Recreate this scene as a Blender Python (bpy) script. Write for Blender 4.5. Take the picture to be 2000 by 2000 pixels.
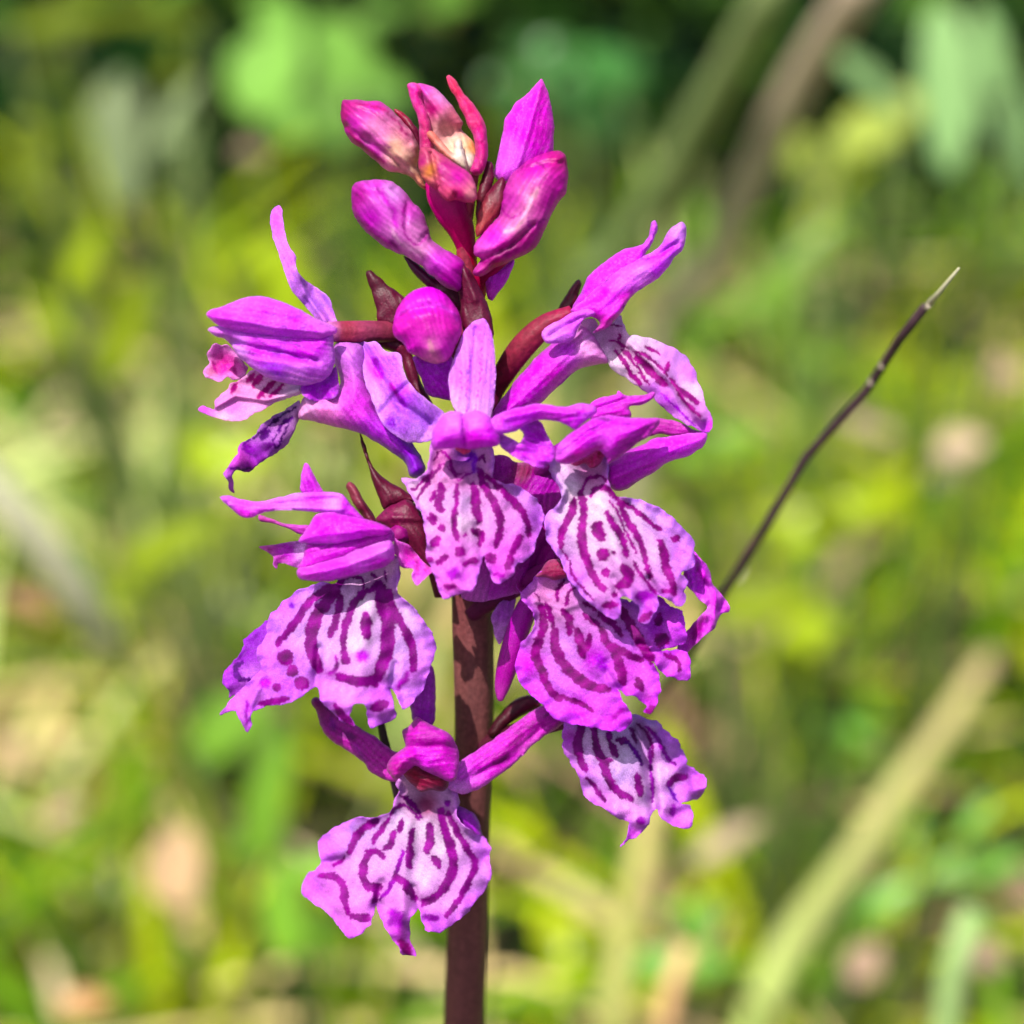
# Spotted orchid in a sunny meadow, macro photograph.  1 Blender unit = 1 cm.
import bpy, math, random
import numpy as np
from mathutils import Vector
from mathutils.geometry import delaunay_2d_cdt

for o in list(bpy.data.objects):
    bpy.data.objects.remove(o, do_unlink=True)
scene = bpy.context.scene
scene.unit_settings.system = 'METRIC'
scene.unit_settings.scale_length = 0.01

# ------------------------------------------------------------------ camera
PITCH = math.radians(25.0)
DIST = 15.0                       # camera to the flower spike, cm
HALF = 3.5 / DIST                 # tangent of half the field of view
FOCUS = Vector((0.0, 0.0, 24.0))  # middle of the spike
fwd = Vector((0, math.cos(PITCH), -math.sin(PITCH)))
rgt = Vector((1, 0, 0))
upv = Vector((0, math.sin(PITCH), math.cos(PITCH)))
CAM = FOCUS - fwd * DIST
cam_d = bpy.data.cameras.new('camera')
cam_d.sensor_fit = 'HORIZONTAL'
cam_d.lens = 200.0
cam_d.sensor_width = 2 * 200.0 * HALF
cam_d.clip_start = 0.5
cam_d.clip_end = 20000
cam_d.dof.use_dof = True
cam_d.dof.focus_distance = DIST + 0.02
cam_d.dof.aperture_fstop = 0.43
cam_d.dof.aperture_blades = 0
cam = bpy.data.objects.new('camera', cam_d)
scene.collection.objects.link(cam)
cam.location = CAM
cam.rotation_euler = (math.radians(90) - PITCH, 0, 0)
scene.camera = cam

# ------------------------------------------------------------------ sky and sun
SUN_TO = Vector((-0.26, -0.42, 0.87)).normalized()
world = bpy.data.worlds.new('World')
scene.world = world
world.use_nodes = True
nt = world.node_tree
sky = nt.nodes.new('ShaderNodeTexSky')
sky.sky_type = 'NISHITA'
sky.sun_disc = False
sky.dust_density = 3.5
sky.air_density = 0.8
sky.sun_elevation = math.asin(SUN_TO.z)
sky.sun_rotation = math.atan2(SUN_TO.x, SUN_TO.y)
bg = nt.nodes['Background']
nt.links.new(sky.outputs[0], bg.inputs[0])
bg.inputs[1].default_value = 0.13
sun_d = bpy.data.lights.new('sun', 'SUN')
sun_d.energy = 4.6
sun_d.angle = math.radians(0.5)
sun_d.color = (1.0, 0.95, 0.86)
sun = bpy.data.objects.new('sun', sun_d)
scene.collection.objects.link(sun)
sun.rotation_euler = (-SUN_TO).to_track_quat('-Z', 'Y').to_euler()
sun.location = (0, -20, 80)

vs = scene.view_settings
vs.view_transform = 'Standard'
vs.look = 'None'
vs.exposure = 0.92
vs.gamma = 1.0
vs.use_curve_mapping = False
scene.cycles.max_bounces = 4
scene.cycles.diffuse_bounces = 3
scene.cycles.glossy_bounces = 1
scene.cycles.transmission_bounces = 3

# ------------------------------------------------------------------ helpers
COL = scene.collection
WORG = {}            # world origin of every object built
CAMn = np.array(CAM); Fn = np.array(fwd); Rn = np.array(rgt); Un = np.array(upv)


def P(px, py, d):
    """a point seen at photo position (px,py) of 2000, d cm behind the focal plane"""
    px = np.asarray(px, float); py = np.asarray(py, float); d = np.asarray(d, float)
    dist = DIST + d
    return (CAMn + Fn * dist[..., None]
            + Rn * (((px - 1000) / 1000 * HALF) * dist)[..., None]
            + Un * (((1000 - py) / 1000 * HALF) * dist)[..., None])


def ground_d(py, z=0.0):
    """depth at which the sight line through row py meets height z"""
    v = (1000 - py) / 1000 * HALF
    dz = fwd.z + upv.z * v
    return (z - CAM.z) / dz - DIST


def lin(c):
    if isinstance(c, str):
        c = c.lstrip('#')
        c = [int(c[i:i + 2], 16) / 255 for i in (0, 2, 4)]
        c = [x / 12.92 if x <= 0.04045 else ((x + 0.055) / 1.055) ** 2.4 for x in c]
    return np.array(c, float)


def wave(x, y, seed, wl):
    r = np.random.RandomState(seed)
    out = 0
    for i in range(5):
        a = r.uniform(0, 2 * math.pi); l = wl * r.uniform(0.6, 1.5); ph = r.uniform(0, 6.28)
        out = out + np.sin((x * math.cos(a) + y * math.sin(a)) * 2 * math.pi / l + ph)
    return out / 2.6


CROP = {'S': (0, 0, 1.0), 'A': (600, 100, .31056), 'B': (360, 380, .31056), 'C': (860, 400, .31056),
        'D': (400, 880, .31056), 'E': (760, 580, .32103), 'F': (940, 740, .26915),
        'G': (900, 1060, .33129), 'H': (540, 1360, .33121)}


def spline(pts, step, closed=True):
    """centripetal Catmull-Rom through pts (any dimension), resampled about every `step` of its first two coordinates"""
    p = np.array(pts, float)
    n = len(p)
    if closed:
        q = np.vstack([p[-1], p, p[0], p[1]]); segs = n
    else:
        q = np.vstack([2 * p[0] - p[1], p, 2 * p[-1] - p[-2]]); segs = n - 1
    out = []
    for i in range(segs):
        p0, p1, p2, p3 = q[i:i + 4]
        def tt(a, b): return max(np.linalg.norm((b - a)[:2]), 1e-6) ** 0.5
        t0 = 0; t1 = tt(p0, p1); t2 = t1 + tt(p1, p2); t3 = t2 + tt(p2, p3)
        k = max(1, int(round(np.linalg.norm((p2 - p1)[:2]) / step)))
        for j in range(k):
            t = t1 + (t2 - t1) * j / k
            a1 = (t1 - t) / (t1 - t0) * p0 + (t - t0) / (t1 - t0) * p1
            a2 = (t2 - t) / (t2 - t1) * p1 + (t - t1) / (t2 - t1) * p2
            a3 = (t3 - t) / (t3 - t2) * p2 + (t - t2) / (t3 - t2) * p3
            b1 = (t2 - t) / (t2 - t0) * a1 + (t - t0) / (t2 - t0) * a2
            b2 = (t3 - t) / (t3 - t1) * a2 + (t - t1) / (t3 - t1) * a3
            out.append((t2 - t) / (t2 - t1) * b1 + (t - t1) / (t2 - t1) * b2)
    if not closed:
        out.append(p[-1])
    return np.array(out)


def seg_dist(pts, poly, closed=False):
    """distance of pts to a polyline and the fraction along it"""
    a = np.asarray(poly, float)
    if len(a) == 1:
        return np.linalg.norm(pts - a[0], axis=1), np.full(len(pts), .5)
    b = np.roll(a, -1, 0) if closed else a[1:]
    a = a if closed else a[:-1]
    best = np.full(len(pts), 1e9); frac = np.zeros(len(pts))
    n = len(a)
    for i in range(n):
        ab = b[i] - a[i]; L = max(ab @ ab, 1e-9)
        t = np.clip(((pts - a[i]) @ ab) / L, 0, 1)
        dd = np.linalg.norm(pts - (a[i] + t[:, None] * ab), axis=1)
        m = dd < best
        best[m] = dd[m]; frac[m] = (i + t[m]) / n
    return best, frac


def inside(pts, poly):
    x, y = pts[:, 0], pts[:, 1]
    res = np.zeros(len(pts), bool)
    j = len(poly) - 1
    for i in range(len(poly)):
        xi, yi = poly[i]; xj, yj = poly[j]
        if yi != yj:
            res ^= ((yi > y) != (yj > y)) & (x < (xj - xi) * (y - yi) / (yj - yi) + xi)
        j = i
    return res


def pig(c):
    c = lin(c)
    g = c @ np.array([.25, .60, .15])
    c = g + 1.28 * (c - g)
    return np.clip(c * np.array([1.02, 0.90, 1.06]), 0, 1)


K_ALB = 0.70      # photo colour (display) to surface albedo


def paint(pts, cols):
    """pigment gradient: inverse-distance blend of colour anchors"""
    if len(cols) == 1:
        return np.tile(pig(cols[0][2]), (len(pts), 1))
    w = np.zeros((len(pts), len(cols)))
    for i, (x, y, c) in enumerate(cols):
        w[:, i] = 1 / (((pts[:, 0] - x) ** 2 + (pts[:, 1] - y) ** 2) ** 1.3 + 50)
    w /= w.sum(1, keepdims=True)
    return w @ np.array([pig(c[2]) for c in cols])


def make_obj(name, verts, faces, col, mat, parent=None, smooth=True, origin=None):
    verts = np.asarray(verts, float)
    org = np.array(origin if origin is not None else verts.mean(0), float)
    me = bpy.data.meshes.new(name)
    me.from_pydata((verts - org).tolist(), [], faces if isinstance(faces, list) else faces.tolist())
    me.update()
    if smooth:
        me.polygons.foreach_set('use_smooth', np.ones(len(me.polygons), bool))
    if col is not None:
        at = me.color_attributes.new('Col', 'FLOAT_COLOR', 'POINT')
        c4 = np.ones((len(verts), 4)); c4[:, :3] = np.clip(col, 0, 1)
        at.data.foreach_set('color', c4.ravel())
    me.materials.append(mat)
    ob = bpy.data.objects.new(name, me)
    COL.objects.link(ob)
    WORG[ob] = org
    if parent is not None:
        ob.parent = parent
        ob.location = (org - WORG[parent]).tolist()
    else:
        ob.location = org.tolist()
    return ob


def tag(o, label=None, cat=None, group=None, kind=None):
    if label: o['label'] = label
    if cat: o['category'] = cat
    if group: o['group'] = group
    if kind: o['kind'] = kind
    return o


def empty(name, loc):
    e = bpy.data.objects.new(name, None)
    e.empty_display_size = 0.5
    COL.objects.link(e)
    e.location = loc
    WORG[e] = np.array(loc, float)
    return e


SEED = [1]


def sheet(name, crop, outline, d, cols, parent, mat, tilt=(0, 0), bow=(), puff=0, pback=0.5, roll=(0, 1), ruf=0,
          th=0.014, strokes=(), sc='#8c0a78', rim=None, folds=(), step=5, mott=0.10, vein=0, ctrl=(), sw=1.0):
    """A petal: outline with its own distance d, tilt, curvature, folds and thickness. Crop units for positions and
    widths; depths in cm; tilt in cm per 100 photo pixels."""
    SEED[0] += 1; seed = SEED[0]
    ox, oy, s = CROP[crop]
    conv = lambda pl: np.array([(ox + p[0] * s, oy + p[1] * s) for p in pl], float)
    bd = spline(conv(outline), step)
    am = 2.6 if mat is M_LIP else 1.2
    ex, ey = bd[:, 0].copy(), bd[:, 1].copy()
    bd = bd + np.stack([am * (wave(ex, ey, seed + 61, 30) + .4 * wave(ex, ey, seed + 62, 12)), am * (wave(ex, ey, seed + 63, 30) + .4 * wave(ex, ey, seed + 64, 12))], 1) * .7
    mn = bd.min(0); mx = bd.max(0)
    hx = step; hy = step * 0.866
    gy = np.arange(mn[1], mx[1], hy)
    rows = []
    for i, y in enumerate(gy):
        x = np.arange(mn[0] + (i % 2) * hx / 2, mx[0], hx)
        rows.append(np.stack([x, np.full_like(x, y)], 1))
    g = np.vstack(rows)
    g = g[inside(g, bd)]
    dist, _ = seg_dist(g, bd, True)
    g = g[dist > step * 0.55]
    allp = np.vstack([bd, g])
    nb = len(bd)
    res = delaunay_2d_cdt([Vector(p) for p in allp], [(i, (i + 1) % nb) for i in range(nb)], [], 1, 1e-4)
    p2 = np.array([(v.x, v.y) for v in res[0]])
    tri = np.array([f for f in res[2]], int)
    # boundary edges of the triangulation
    e = np.vstack([tri[:, [0, 1]], tri[:, [1, 2]], tri[:, [2, 0]]])
    key = np.sort(e, 1)
    _, inv, cnt = np.unique(key, axis=0, return_inverse=True, return_counts=True)
    be = e[cnt[inv.ravel()] == 1]
    dist, along = seg_dist(p2, bd, True)
    x, y = p2[:, 0], p2[:, 1]
    cx, cy = p2.mean(0)
    dep = d + tilt[0] * (x - cx) / 100 + tilt[1] * (y - cy) / 100
    for b in bow:                              # (x, y, half width, depth, angle): bends away from the axis
        bx, by, hw, k, ang = b
        a = math.radians(ang)
        t = ((x - (ox + bx * s)) * math.cos(a) + (y - (oy + by * s)) * math.sin(a)) / (hw * s)
        dep = dep + k * np.minimum(t * t, 2.2)
    for c in ctrl:                             # (x, y, radius, depth)
        r2 = ((x - (ox + c[0] * s)) ** 2 + (y - (oy + c[1] * s)) ** 2) / (c[2] * s) ** 2
        dep = dep + c[3] * np.exp(-r2)
    for pl, w, amp in folds:
        fd, fr = seg_dist(p2, conv(pl))
        dep = dep + amp * np.exp(-(fd / (w * s)) ** 2)
    if roll[0]:
        dep = dep + roll[0] * np.clip(1 - dist / (roll[1] * s), 0, 1) ** 2
    if ruf:
        ruf_ = ruf * 1.4
        dep = dep + ruf_ * wave(x, y, seed, 70) * np.exp(-dist / 40) + ruf_ * 0.4 * wave(x, y, seed + 7, 28) * np.exp(-dist / 16)
    dep = dep + 0.006 * wave(x, y, seed + 3, 45)
    back = dep + th * np.clip(0.25 + dist / 12, 0, 1)
    if puff:
        R = dist.max()
        prof = np.sqrt(np.clip(1 - (1 - np.clip(dist / R, 0, 1)) ** 2, 0, 1))
        dep = dep - puff * prof
        back = back + puff * pback * prof
    # pigment, plus light painted along petal edges
    wx = x + 1.6 * wave(x, y, seed + 11, 24) + 0.8 * wave(x, y, seed + 12, 9)
    wy = y + 1.6 * wave(x, y, seed + 13, 24) + 0.8 * wave(x, y, seed + 14, 9)
    wp = np.stack([wx, wy], 1)
    col = paint(wp, [(ox + c[0] * s, oy + c[1] * s, c[2]) for c in cols])
    if mat is M_LIP:
        col = np.clip(col * np.array([1.0, .90, 1.0]), 0, 1)
    if rim:
        k = np.clip(1 - (dist + 3 * wave(x, y, seed + 20, 40)) / (rim[1] * s * 1.7), 0, 1) * min(1, rim[2] * 1.35)
        col = col * (1 - k[:, None]) + pig(rim[0]) * np.array([.94, .72, 1.0]) * k[:, None]
    if vein:
        col = col * (1 + vein * wave(x * 1.0, y * 1.0, seed + 30, 30))[:, None]
    for st in strokes:
        pl, w = st[0], st[1] * s * 1.2 * sw
        c = pig(st[2] if len(st) > 2 else sc) * (np.array([.78, .0, 1.0]) if mat is M_LIP else 1)
        soft = st[3] if len(st) > 3 else 2.2
        pl = conv(pl)
        if len(pl) > 2:
            pl = spline(pl, 6, False)
        fd, fr = seg_dist(wp, pl)
        if len(pl) > 1:
            w = w * (0.7 + 0.3 * np.sin(np.pi * np.clip(fr, 0, 1)) ** 0.6)
        k = np.clip((w / 2 - fd + 0.8 * wave(x, y, seed + 71, 8)) / soft + 0.5, 0, 1)
        k = k * k * (3 - 2 * k)
        halo = 0.26 * np.exp(-np.clip(fd - w / 2, 0, None) / 8)
        k = np.clip(np.maximum(k * 0.993, halo), 0, 1)
        cvar = c[None] * (1 + 0.35 * wave(x, y, seed + 72, 34))[:, None]
        col = col * (1 - k[:, None]) + cvar * k[:, None]
    if mat is not M_LIP:
        cc = np.cov((p2 - p2.mean(0)).T); ev = np.linalg.eigh(cc)[1]
        ac = (p2 - p2.mean(0)) @ ev[:, 0]; al = (p2 - p2.mean(0)) @ ev[:, 1]
        ac = ac + 5 * wave(x, y, seed + 51, 120)
        st_ = np.sin(ac * 0.62 + 1.2 * np.sin(al * 0.03)) * 0.5 + 0.5 * wave(ac, al * 0.08, seed + 52, 9)
        col = col * (1 - 0.22 * np.clip(st_, -1, 1))[:, None]
        dep = dep + 0.0055 * st_
        if mat is M_PET:
            gl = (col @ np.array([.25, .60, .15]))[:, None]
            col = np.clip(gl + 1.16 * (col - gl), 0, 1)
            ew = 0.34 * np.exp(-dist / 4.5)[:, None]  # light glowing through thin petal edges, painted in as a pale rim
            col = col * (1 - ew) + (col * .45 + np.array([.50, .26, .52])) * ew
    col = col * (1 + mott * wave(x, y, seed + 40, 13))[:, None]
    col = col * K_ALB * (1.10 if mat is M_PET else 0.50 if mat is M_BRACT else np.array([.84, .98, 1.16]) if mat is M_BUD else 1.0)
    # cell grain: papillae relief, with sparkle glints painted in as pale specks
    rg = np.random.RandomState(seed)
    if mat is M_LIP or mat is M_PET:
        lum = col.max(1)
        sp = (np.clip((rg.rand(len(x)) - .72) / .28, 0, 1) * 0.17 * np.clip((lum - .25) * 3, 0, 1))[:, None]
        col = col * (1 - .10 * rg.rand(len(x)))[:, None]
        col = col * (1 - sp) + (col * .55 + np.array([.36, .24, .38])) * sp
        dep = dep + rg.uniform(-1, 1, len(x)) * 0.0011 * (step / 4)
    front3 = P(x, y, dep); back3 = P(x, y, back)
    n = len(p2)
    verts = np.vstack([front3, back3])
    # front triangles wound towards the camera
    a = p2[tri[:, 0]]; b = p2[tri[:, 1]]; c = p2[tri[:, 2]]
    area = (b[:, 0] - a[:, 0]) * (c[:, 1] - a[:, 1]) - (b[:, 1] - a[:, 1]) * (c[:, 0] - a[:, 0])
    tri2 = np.where(area[:, None] > 0, tri[:, ::-1], tri)
    flip = area.mean() > 0
    faces = tri2.tolist() + (tri2[:, ::-1] + n).tolist()
    for u, v in be:
        faces.append([int(u), int(v), int(v) + n, int(u) + n] if flip else [int(v), int(u), int(u) + n, int(v) + n])
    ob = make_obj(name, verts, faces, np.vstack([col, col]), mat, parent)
    return ob


def tube_mesh(path3, rad, nseg=14, ribs=0, ribamp=0, twist=0, flat=1.0, side=None):
    """swept tube with round or flattened section, closed at both ends"""
    p = np.array(path3, float); n = len(p)
    tan = np.gradient(p, axis=0); tan /= np.linalg.norm(tan, axis=1, keepdims=True)
    ref = np.eye(3)[int(np.argmin(np.abs(tan[0])))]
    verts = []; faces = []
    for i in range(n):
        ref = ref - tan[i] * (ref @ tan[i]); ref /= np.linalg.norm(ref)
        bi = np.cross(tan[i], ref)
        for j in range(nseg):
            a = 2 * math.pi * j / nseg
            r = rad[i] * (1 + ribamp * math.cos(ribs * a + twist * i / n)) if ribs else rad[i]
            verts.append(p[i] + ref * (math.cos(a) * r * flat) + bi * (math.sin(a) * r))
    for i in range(n - 1):
        for j in range(nseg):
            k = (j + 1) % nseg
            faces.append([i * nseg + j, i * nseg + k, (i + 1) * nseg + k, (i + 1) * nseg + j])
    verts.append(p[0] - tan[0] * rad[0] * .3); verts.append(p[-1] + tan[-1] * rad[-1] * .3)
    a, b = len(verts) - 2, len(verts) - 1
    for j in range(nseg):
        k = (j + 1) % nseg
        faces.append([a, k, j]); faces.append([b, (n - 1) * nseg + j, (n - 1) * nseg + k])
    return np.array(verts), faces


def tube(name, crop, path, cols, parent, mat, nseg=18, step=8, ribs=0, ribamp=0, twist=0, mott=0.08):
    """path of (x, y, depth cm, radius) in crop units"""
    SEED[0] += 1
    ox, oy, s = CROP[crop]
    q = spline([(ox + a * s, oy + b * s, c, r * s) for a, b, c, r in path], step, False)
    p3 = P(q[:, 0], q[:, 1], q[:, 2])
    rad = q[:, 3] / 1000 * HALF * (DIST + q[:, 2])
    v, f = tube_mesh(p3, rad, nseg, ribs, ribamp, twist)
    pp = np.vstack([np.repeat(q[:, :2], nseg, 0), q[[0, -1], :2]])
    c = paint(pp, [(ox + a * s, oy + b * s, h) for a, b, h in cols])
    th = np.concatenate([np.tile(np.arange(nseg), len(q)), [0, 0]])
    c = c * (1 + mott * wave(pp[:, 0] + th * 9, pp[:, 1] + th * 5, SEED[0] + 90, 26))[:, None] * K_ALB * (np.array([.52, .62, .62]) if mat is M_STEM else 1.0)
    return make_obj(name, v, f, c, mat, parent)


# ------------------------------------------------------------------ materials
def mat_petal(name, rough=0.42, trans=0.32, bump=0.35, bscale=55.0, sheen=0.0, spec=0.4, var=0.22):
    m = bpy.data.materials.new(name); m.use_nodes = True
    t = m.node_tree; n = t.nodes; L = t.links
    bsdf = n['Principled BSDF']; out = n['Material Output']
    at = n.new('ShaderNodeAttribute'); at.attribute_name = 'Col'
    tc = n.new('ShaderNodeTexCoord')
    no = n.new('ShaderNodeTexNoise'); no.inputs['Scale'].default_value = bscale; no.inputs['Detail'].default_value = 2
    no2 = n.new('ShaderNodeTexNoise'); no2.inputs['Scale'].default_value = bscale * 0.4; no2.inputs['Detail'].default_value = 1
    L.new(tc.outputs['Object'], no.inputs['Vector']); L.new(tc.outputs['Object'], no2.inputs['Vector'])
    mr = n.new('ShaderNodeMapRange'); mr.inputs['From Min'].default_value = 0.3; mr.inputs['From Max'].default_value = 0.7
    mr.inputs['To Min'].default_value = 1 - var; mr.inputs['To Max'].default_value = 1 + var
    L.new(no.outputs['Fac'], mr.inputs['Value'])
    mu = n.new('ShaderNodeVectorMath'); mu.operation = 'SCALE'
    L.new(at.outputs['Color'], mu.inputs[0]); L.new(mr.outputs[0], mu.inputs['Scale'])
    L.new(mu.outputs[0], bsdf.inputs['Base Color'])
    ad = n.new('ShaderNodeMath'); ad.operation = 'ADD'
    ad.operation = 'MULTIPLY_ADD'; ad.inputs[1].default_value = 0.35
    L.new(no2.outputs['Fac'], ad.inputs[0]); L.new(no.outputs['Fac'], ad.inputs[2])
    bp = n.new('ShaderNodeBump'); bp.inputs['Strength'].default_value = bump; bp.inputs['Distance'].default_value = 0.02
    L.new(ad.outputs[0], bp.inputs['Height']); L.new(bp.outputs[0], bsdf.inputs['Normal'])
    rr = n.new('ShaderNodeMapRange'); rr.inputs['To Min'].default_value = rough - 0.12; rr.inputs['To Max'].default_value = rough + 0.2
    L.new(no2.outputs['Fac'], rr.inputs['Value']); L.new(rr.outputs[0], bsdf.inputs['Roughness'])
    bsdf.inputs['Specular IOR Level'].default_value = spec
    bsdf.inputs['Sheen Weight'].default_value = sheen
    bsdf.inputs['Sheen Roughness'].default_value = 0.35
    bsdf.inputs['Sheen Tint'].default_value = (1.0, 0.75, 1.0, 1)
    tr = n.new('ShaderNodeBsdfTranslucent'); L.new(mu.outputs[0], tr.inputs['Color'])
    mx = n.new('ShaderNodeMixShader'); mx.inputs[0].default_value = trans
    L.new(bsdf.outputs[0], mx.inputs[1]); L.new(tr.outputs[0], mx.inputs[2]); L.new(mx.outputs[0], out.inputs['Surface'])
    return m


M_LIP = mat_petal('lip_petal', 0.34, 0.32, 0.40, 140, sheen=0.0, spec=0.10, var=0.24)
M_PET = mat_petal('petal', 0.30, 0.38, 0.40, 120, sheen=0.0, spec=0.24, var=0.26)
M_BUD = mat_petal('bud_skin', 0.40, 0.35, 0.16, 70, sheen=0, spec=0.25, var=0.10)
M_BRACT = mat_petal('bract_skin', 0.45, 0.12, 0.22, 70, sheen=0, spec=0.3)
M_STEM = mat_petal('stem_skin', 0.55, 0.03, 0.30, 30, sheen=0, spec=0.2)
M_DRY = mat_petal('dry_stem', 0.55, 0.10, 0.4, 8.0, sheen=0.0, spec=0.2)


def mat_leaf(name, trans, rough, spec):
    m = bpy.data.materials.new(name); m.use_nodes = True
    t = m.node_tree; n = t.nodes; L = t.links; b = n['Principled BSDF']
    at = n.new('ShaderNodeAttribute'); at.attribute_name = 'Col'
    L.new(at.outputs['Color'], b.inputs['Base Color'])
    b.inputs['Roughness'].default_value = rough; b.inputs['Specular IOR Level'].default_value = spec
    tr = n.new('ShaderNodeBsdfTranslucent'); L.new(at.outputs['Color'], tr.inputs['Color'])
    mx = n.new('ShaderNodeMixShader'); mx.inputs[0].default_value = trans
    L.new(b.outputs[0], mx.inputs[1]); L.new(tr.outputs[0], mx.inputs[2]); L.new(mx.outputs[0], n['Material Output'].inputs['Surface'])
    return m


M_GRASS = mat_leaf('grass_blade', 0.38, 0.26, 0.12)
M_SHRUB = mat_leaf('shrub_leaf', 0.25, 0.40, 0.04)
M_STRAW = mat_leaf('straw', 0.15, 0.55, 0.2)

# ------------------------------------------------------------------ ground
def mat_ground():
    m = bpy.data.materials.new('meadow_soil'); m.use_nodes = True
    t = m.node_tree; n = t.nodes; L = t.links; b = n['Principled BSDF']
    tc = n.new('ShaderNodeTexCoord')
    a = n.new('ShaderNodeTexNoise'); a.inputs['Scale'].default_value = 0.25; a.inputs['Detail'].default_value = 8
    L.new(tc.outputs['Object'], a.inputs['Vector'])
    r = n.new('ShaderNodeValToRGB')
    r.color_ramp.elements[0].position = 0.35; r.color_ramp.elements[0].color = (0.010, 0.011, 0.004, 1)
    r.color_ramp.elements[1].position = 0.75; r.color_ramp.elements[1].color = (0.06, 0.048, 0.02, 1)
    L.new(a.outputs['Fac'], r.inputs[0]); L.new(r.outputs[0], b.inputs['Base Color'])
    b.inputs['Roughness'].default_value = 0.95
    bp = n.new('ShaderNodeBump'); bp.inputs['Strength'].default_value = 0.8; bp.inputs['Distance'].default_value = 1.0
    L.new(a.outputs['Fac'], bp.inputs['Height']); L.new(bp.outputs[0], b.inputs['Normal'])
    return m


def build_ground():
    xs = np.concatenate([[-6000, -2000, -600], np.arange(-200, 201, 8), [600, 2000, 6000]]).astype(float)
    ys = np.concatenate([[-6000, -2000, -600], np.arange(-200, 401, 8), [900, 2500, 8000]]).astype(float)
    X, Y = np.meshgrid(xs, ys)
    Z = 0.9 * wave(X.ravel(), Y.ravel(), 5, 70) * (np.abs(X.ravel()) < 250)
    v = np.stack([X.ravel(), Y.ravel(), Z - 1.0], 1)
    nx = len(xs)
    f = [[j * nx + i, j * nx + i + 1, (j + 1) * nx + i + 1, (j + 1) * nx + i] for j in range(len(ys) - 1) for i in range(nx - 1)]
    tag(make_obj('ground', v, f, None, mat_ground(), origin=(0, 0, 0)), kind='structure')


build_ground()

# ------------------------------------------------------------------ meadow grass (uncountable)
PAL = {'yel': (0.36, 0.45, 0.005), 'mid': (0.12, 0.26, 0.008), 'dark': (0.008, 0.028, 0.004), 'pale': (0.50, 0.58, 0.20),
       'straw': (0.60, 0.46, 0.20), 'olive': (0.14, 0.17, 0.010), 'rose': (0.40, 0.24, 0.16)}


def blades(name, base, h, w, azim, lean, cols, mat, nrow=6, curl=0.6):
    """many V-folded blades in one mesh (numpy)"""
    N = len(base)
    t = np.linspace(0, 1, nrow)
    rs = np.random.RandomState(len(base))
    dirx = np.cos(azim); diry = np.sin(azim)
    bend = lean[:, None] * (t[None] * (1 - curl) + curl * t[None] ** 2.2)
    along = h[:, None] * bend
    up = h[:, None] * t[None] * np.clip(1 - 0.35 * np.abs(lean[:, None]) * t[None] ** 1.5, 0.12, 1)
    cx = base[:, 0:1] + dirx[:, None] * along
    cy = base[:, 1:2] + diry[:, None] * along
    cz = base[:, 2:3] + up
    wid = w[:, None] * np.where(t < 0.55, 0.75 + 0.45 * t, 0.9975 * (1 - ((t - .55) / .45) ** 1.6))[None] * 0.5 + 0.004
    ta = azim + np.pi / 2 + rs.uniform(-.5, .5, N)
    sx = np.cos(ta)[:, None] * wid; sy = np.sin(ta)[:, None] * wid
    lift = wid * 0.35
    V = np.zeros((N, nrow, 3, 3))
    V[:, :, 0] = np.stack([cx - sx, cy - sy, cz + lift], 2)
    V[:, :, 1] = np.stack([cx, cy, cz], 2)
    V[:, :, 2] = np.stack([cx + sx, cy + sy, cz + lift], 2)
    idx = np.arange(N * nrow * 3).reshape(N, nrow, 3)
    f1 = np.stack([idx[:, :-1, 0], idx[:, :-1, 1], idx[:, 1:, 1], idx[:, 1:, 0]], -1).reshape(-1, 4)
    f2 = np.stack([idx[:, :-1, 1], idx[:, :-1, 2], idx[:, 1:, 2], idx[:, 1:, 1]], -1).reshape(-1, 4)
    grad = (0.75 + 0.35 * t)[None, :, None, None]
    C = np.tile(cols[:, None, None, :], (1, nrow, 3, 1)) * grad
    return make_obj(name, V.reshape(-1, 3), np.vstack([f1, f2]), C.reshape(-1, 3), mat, origin=(0, 0, 0))


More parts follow.
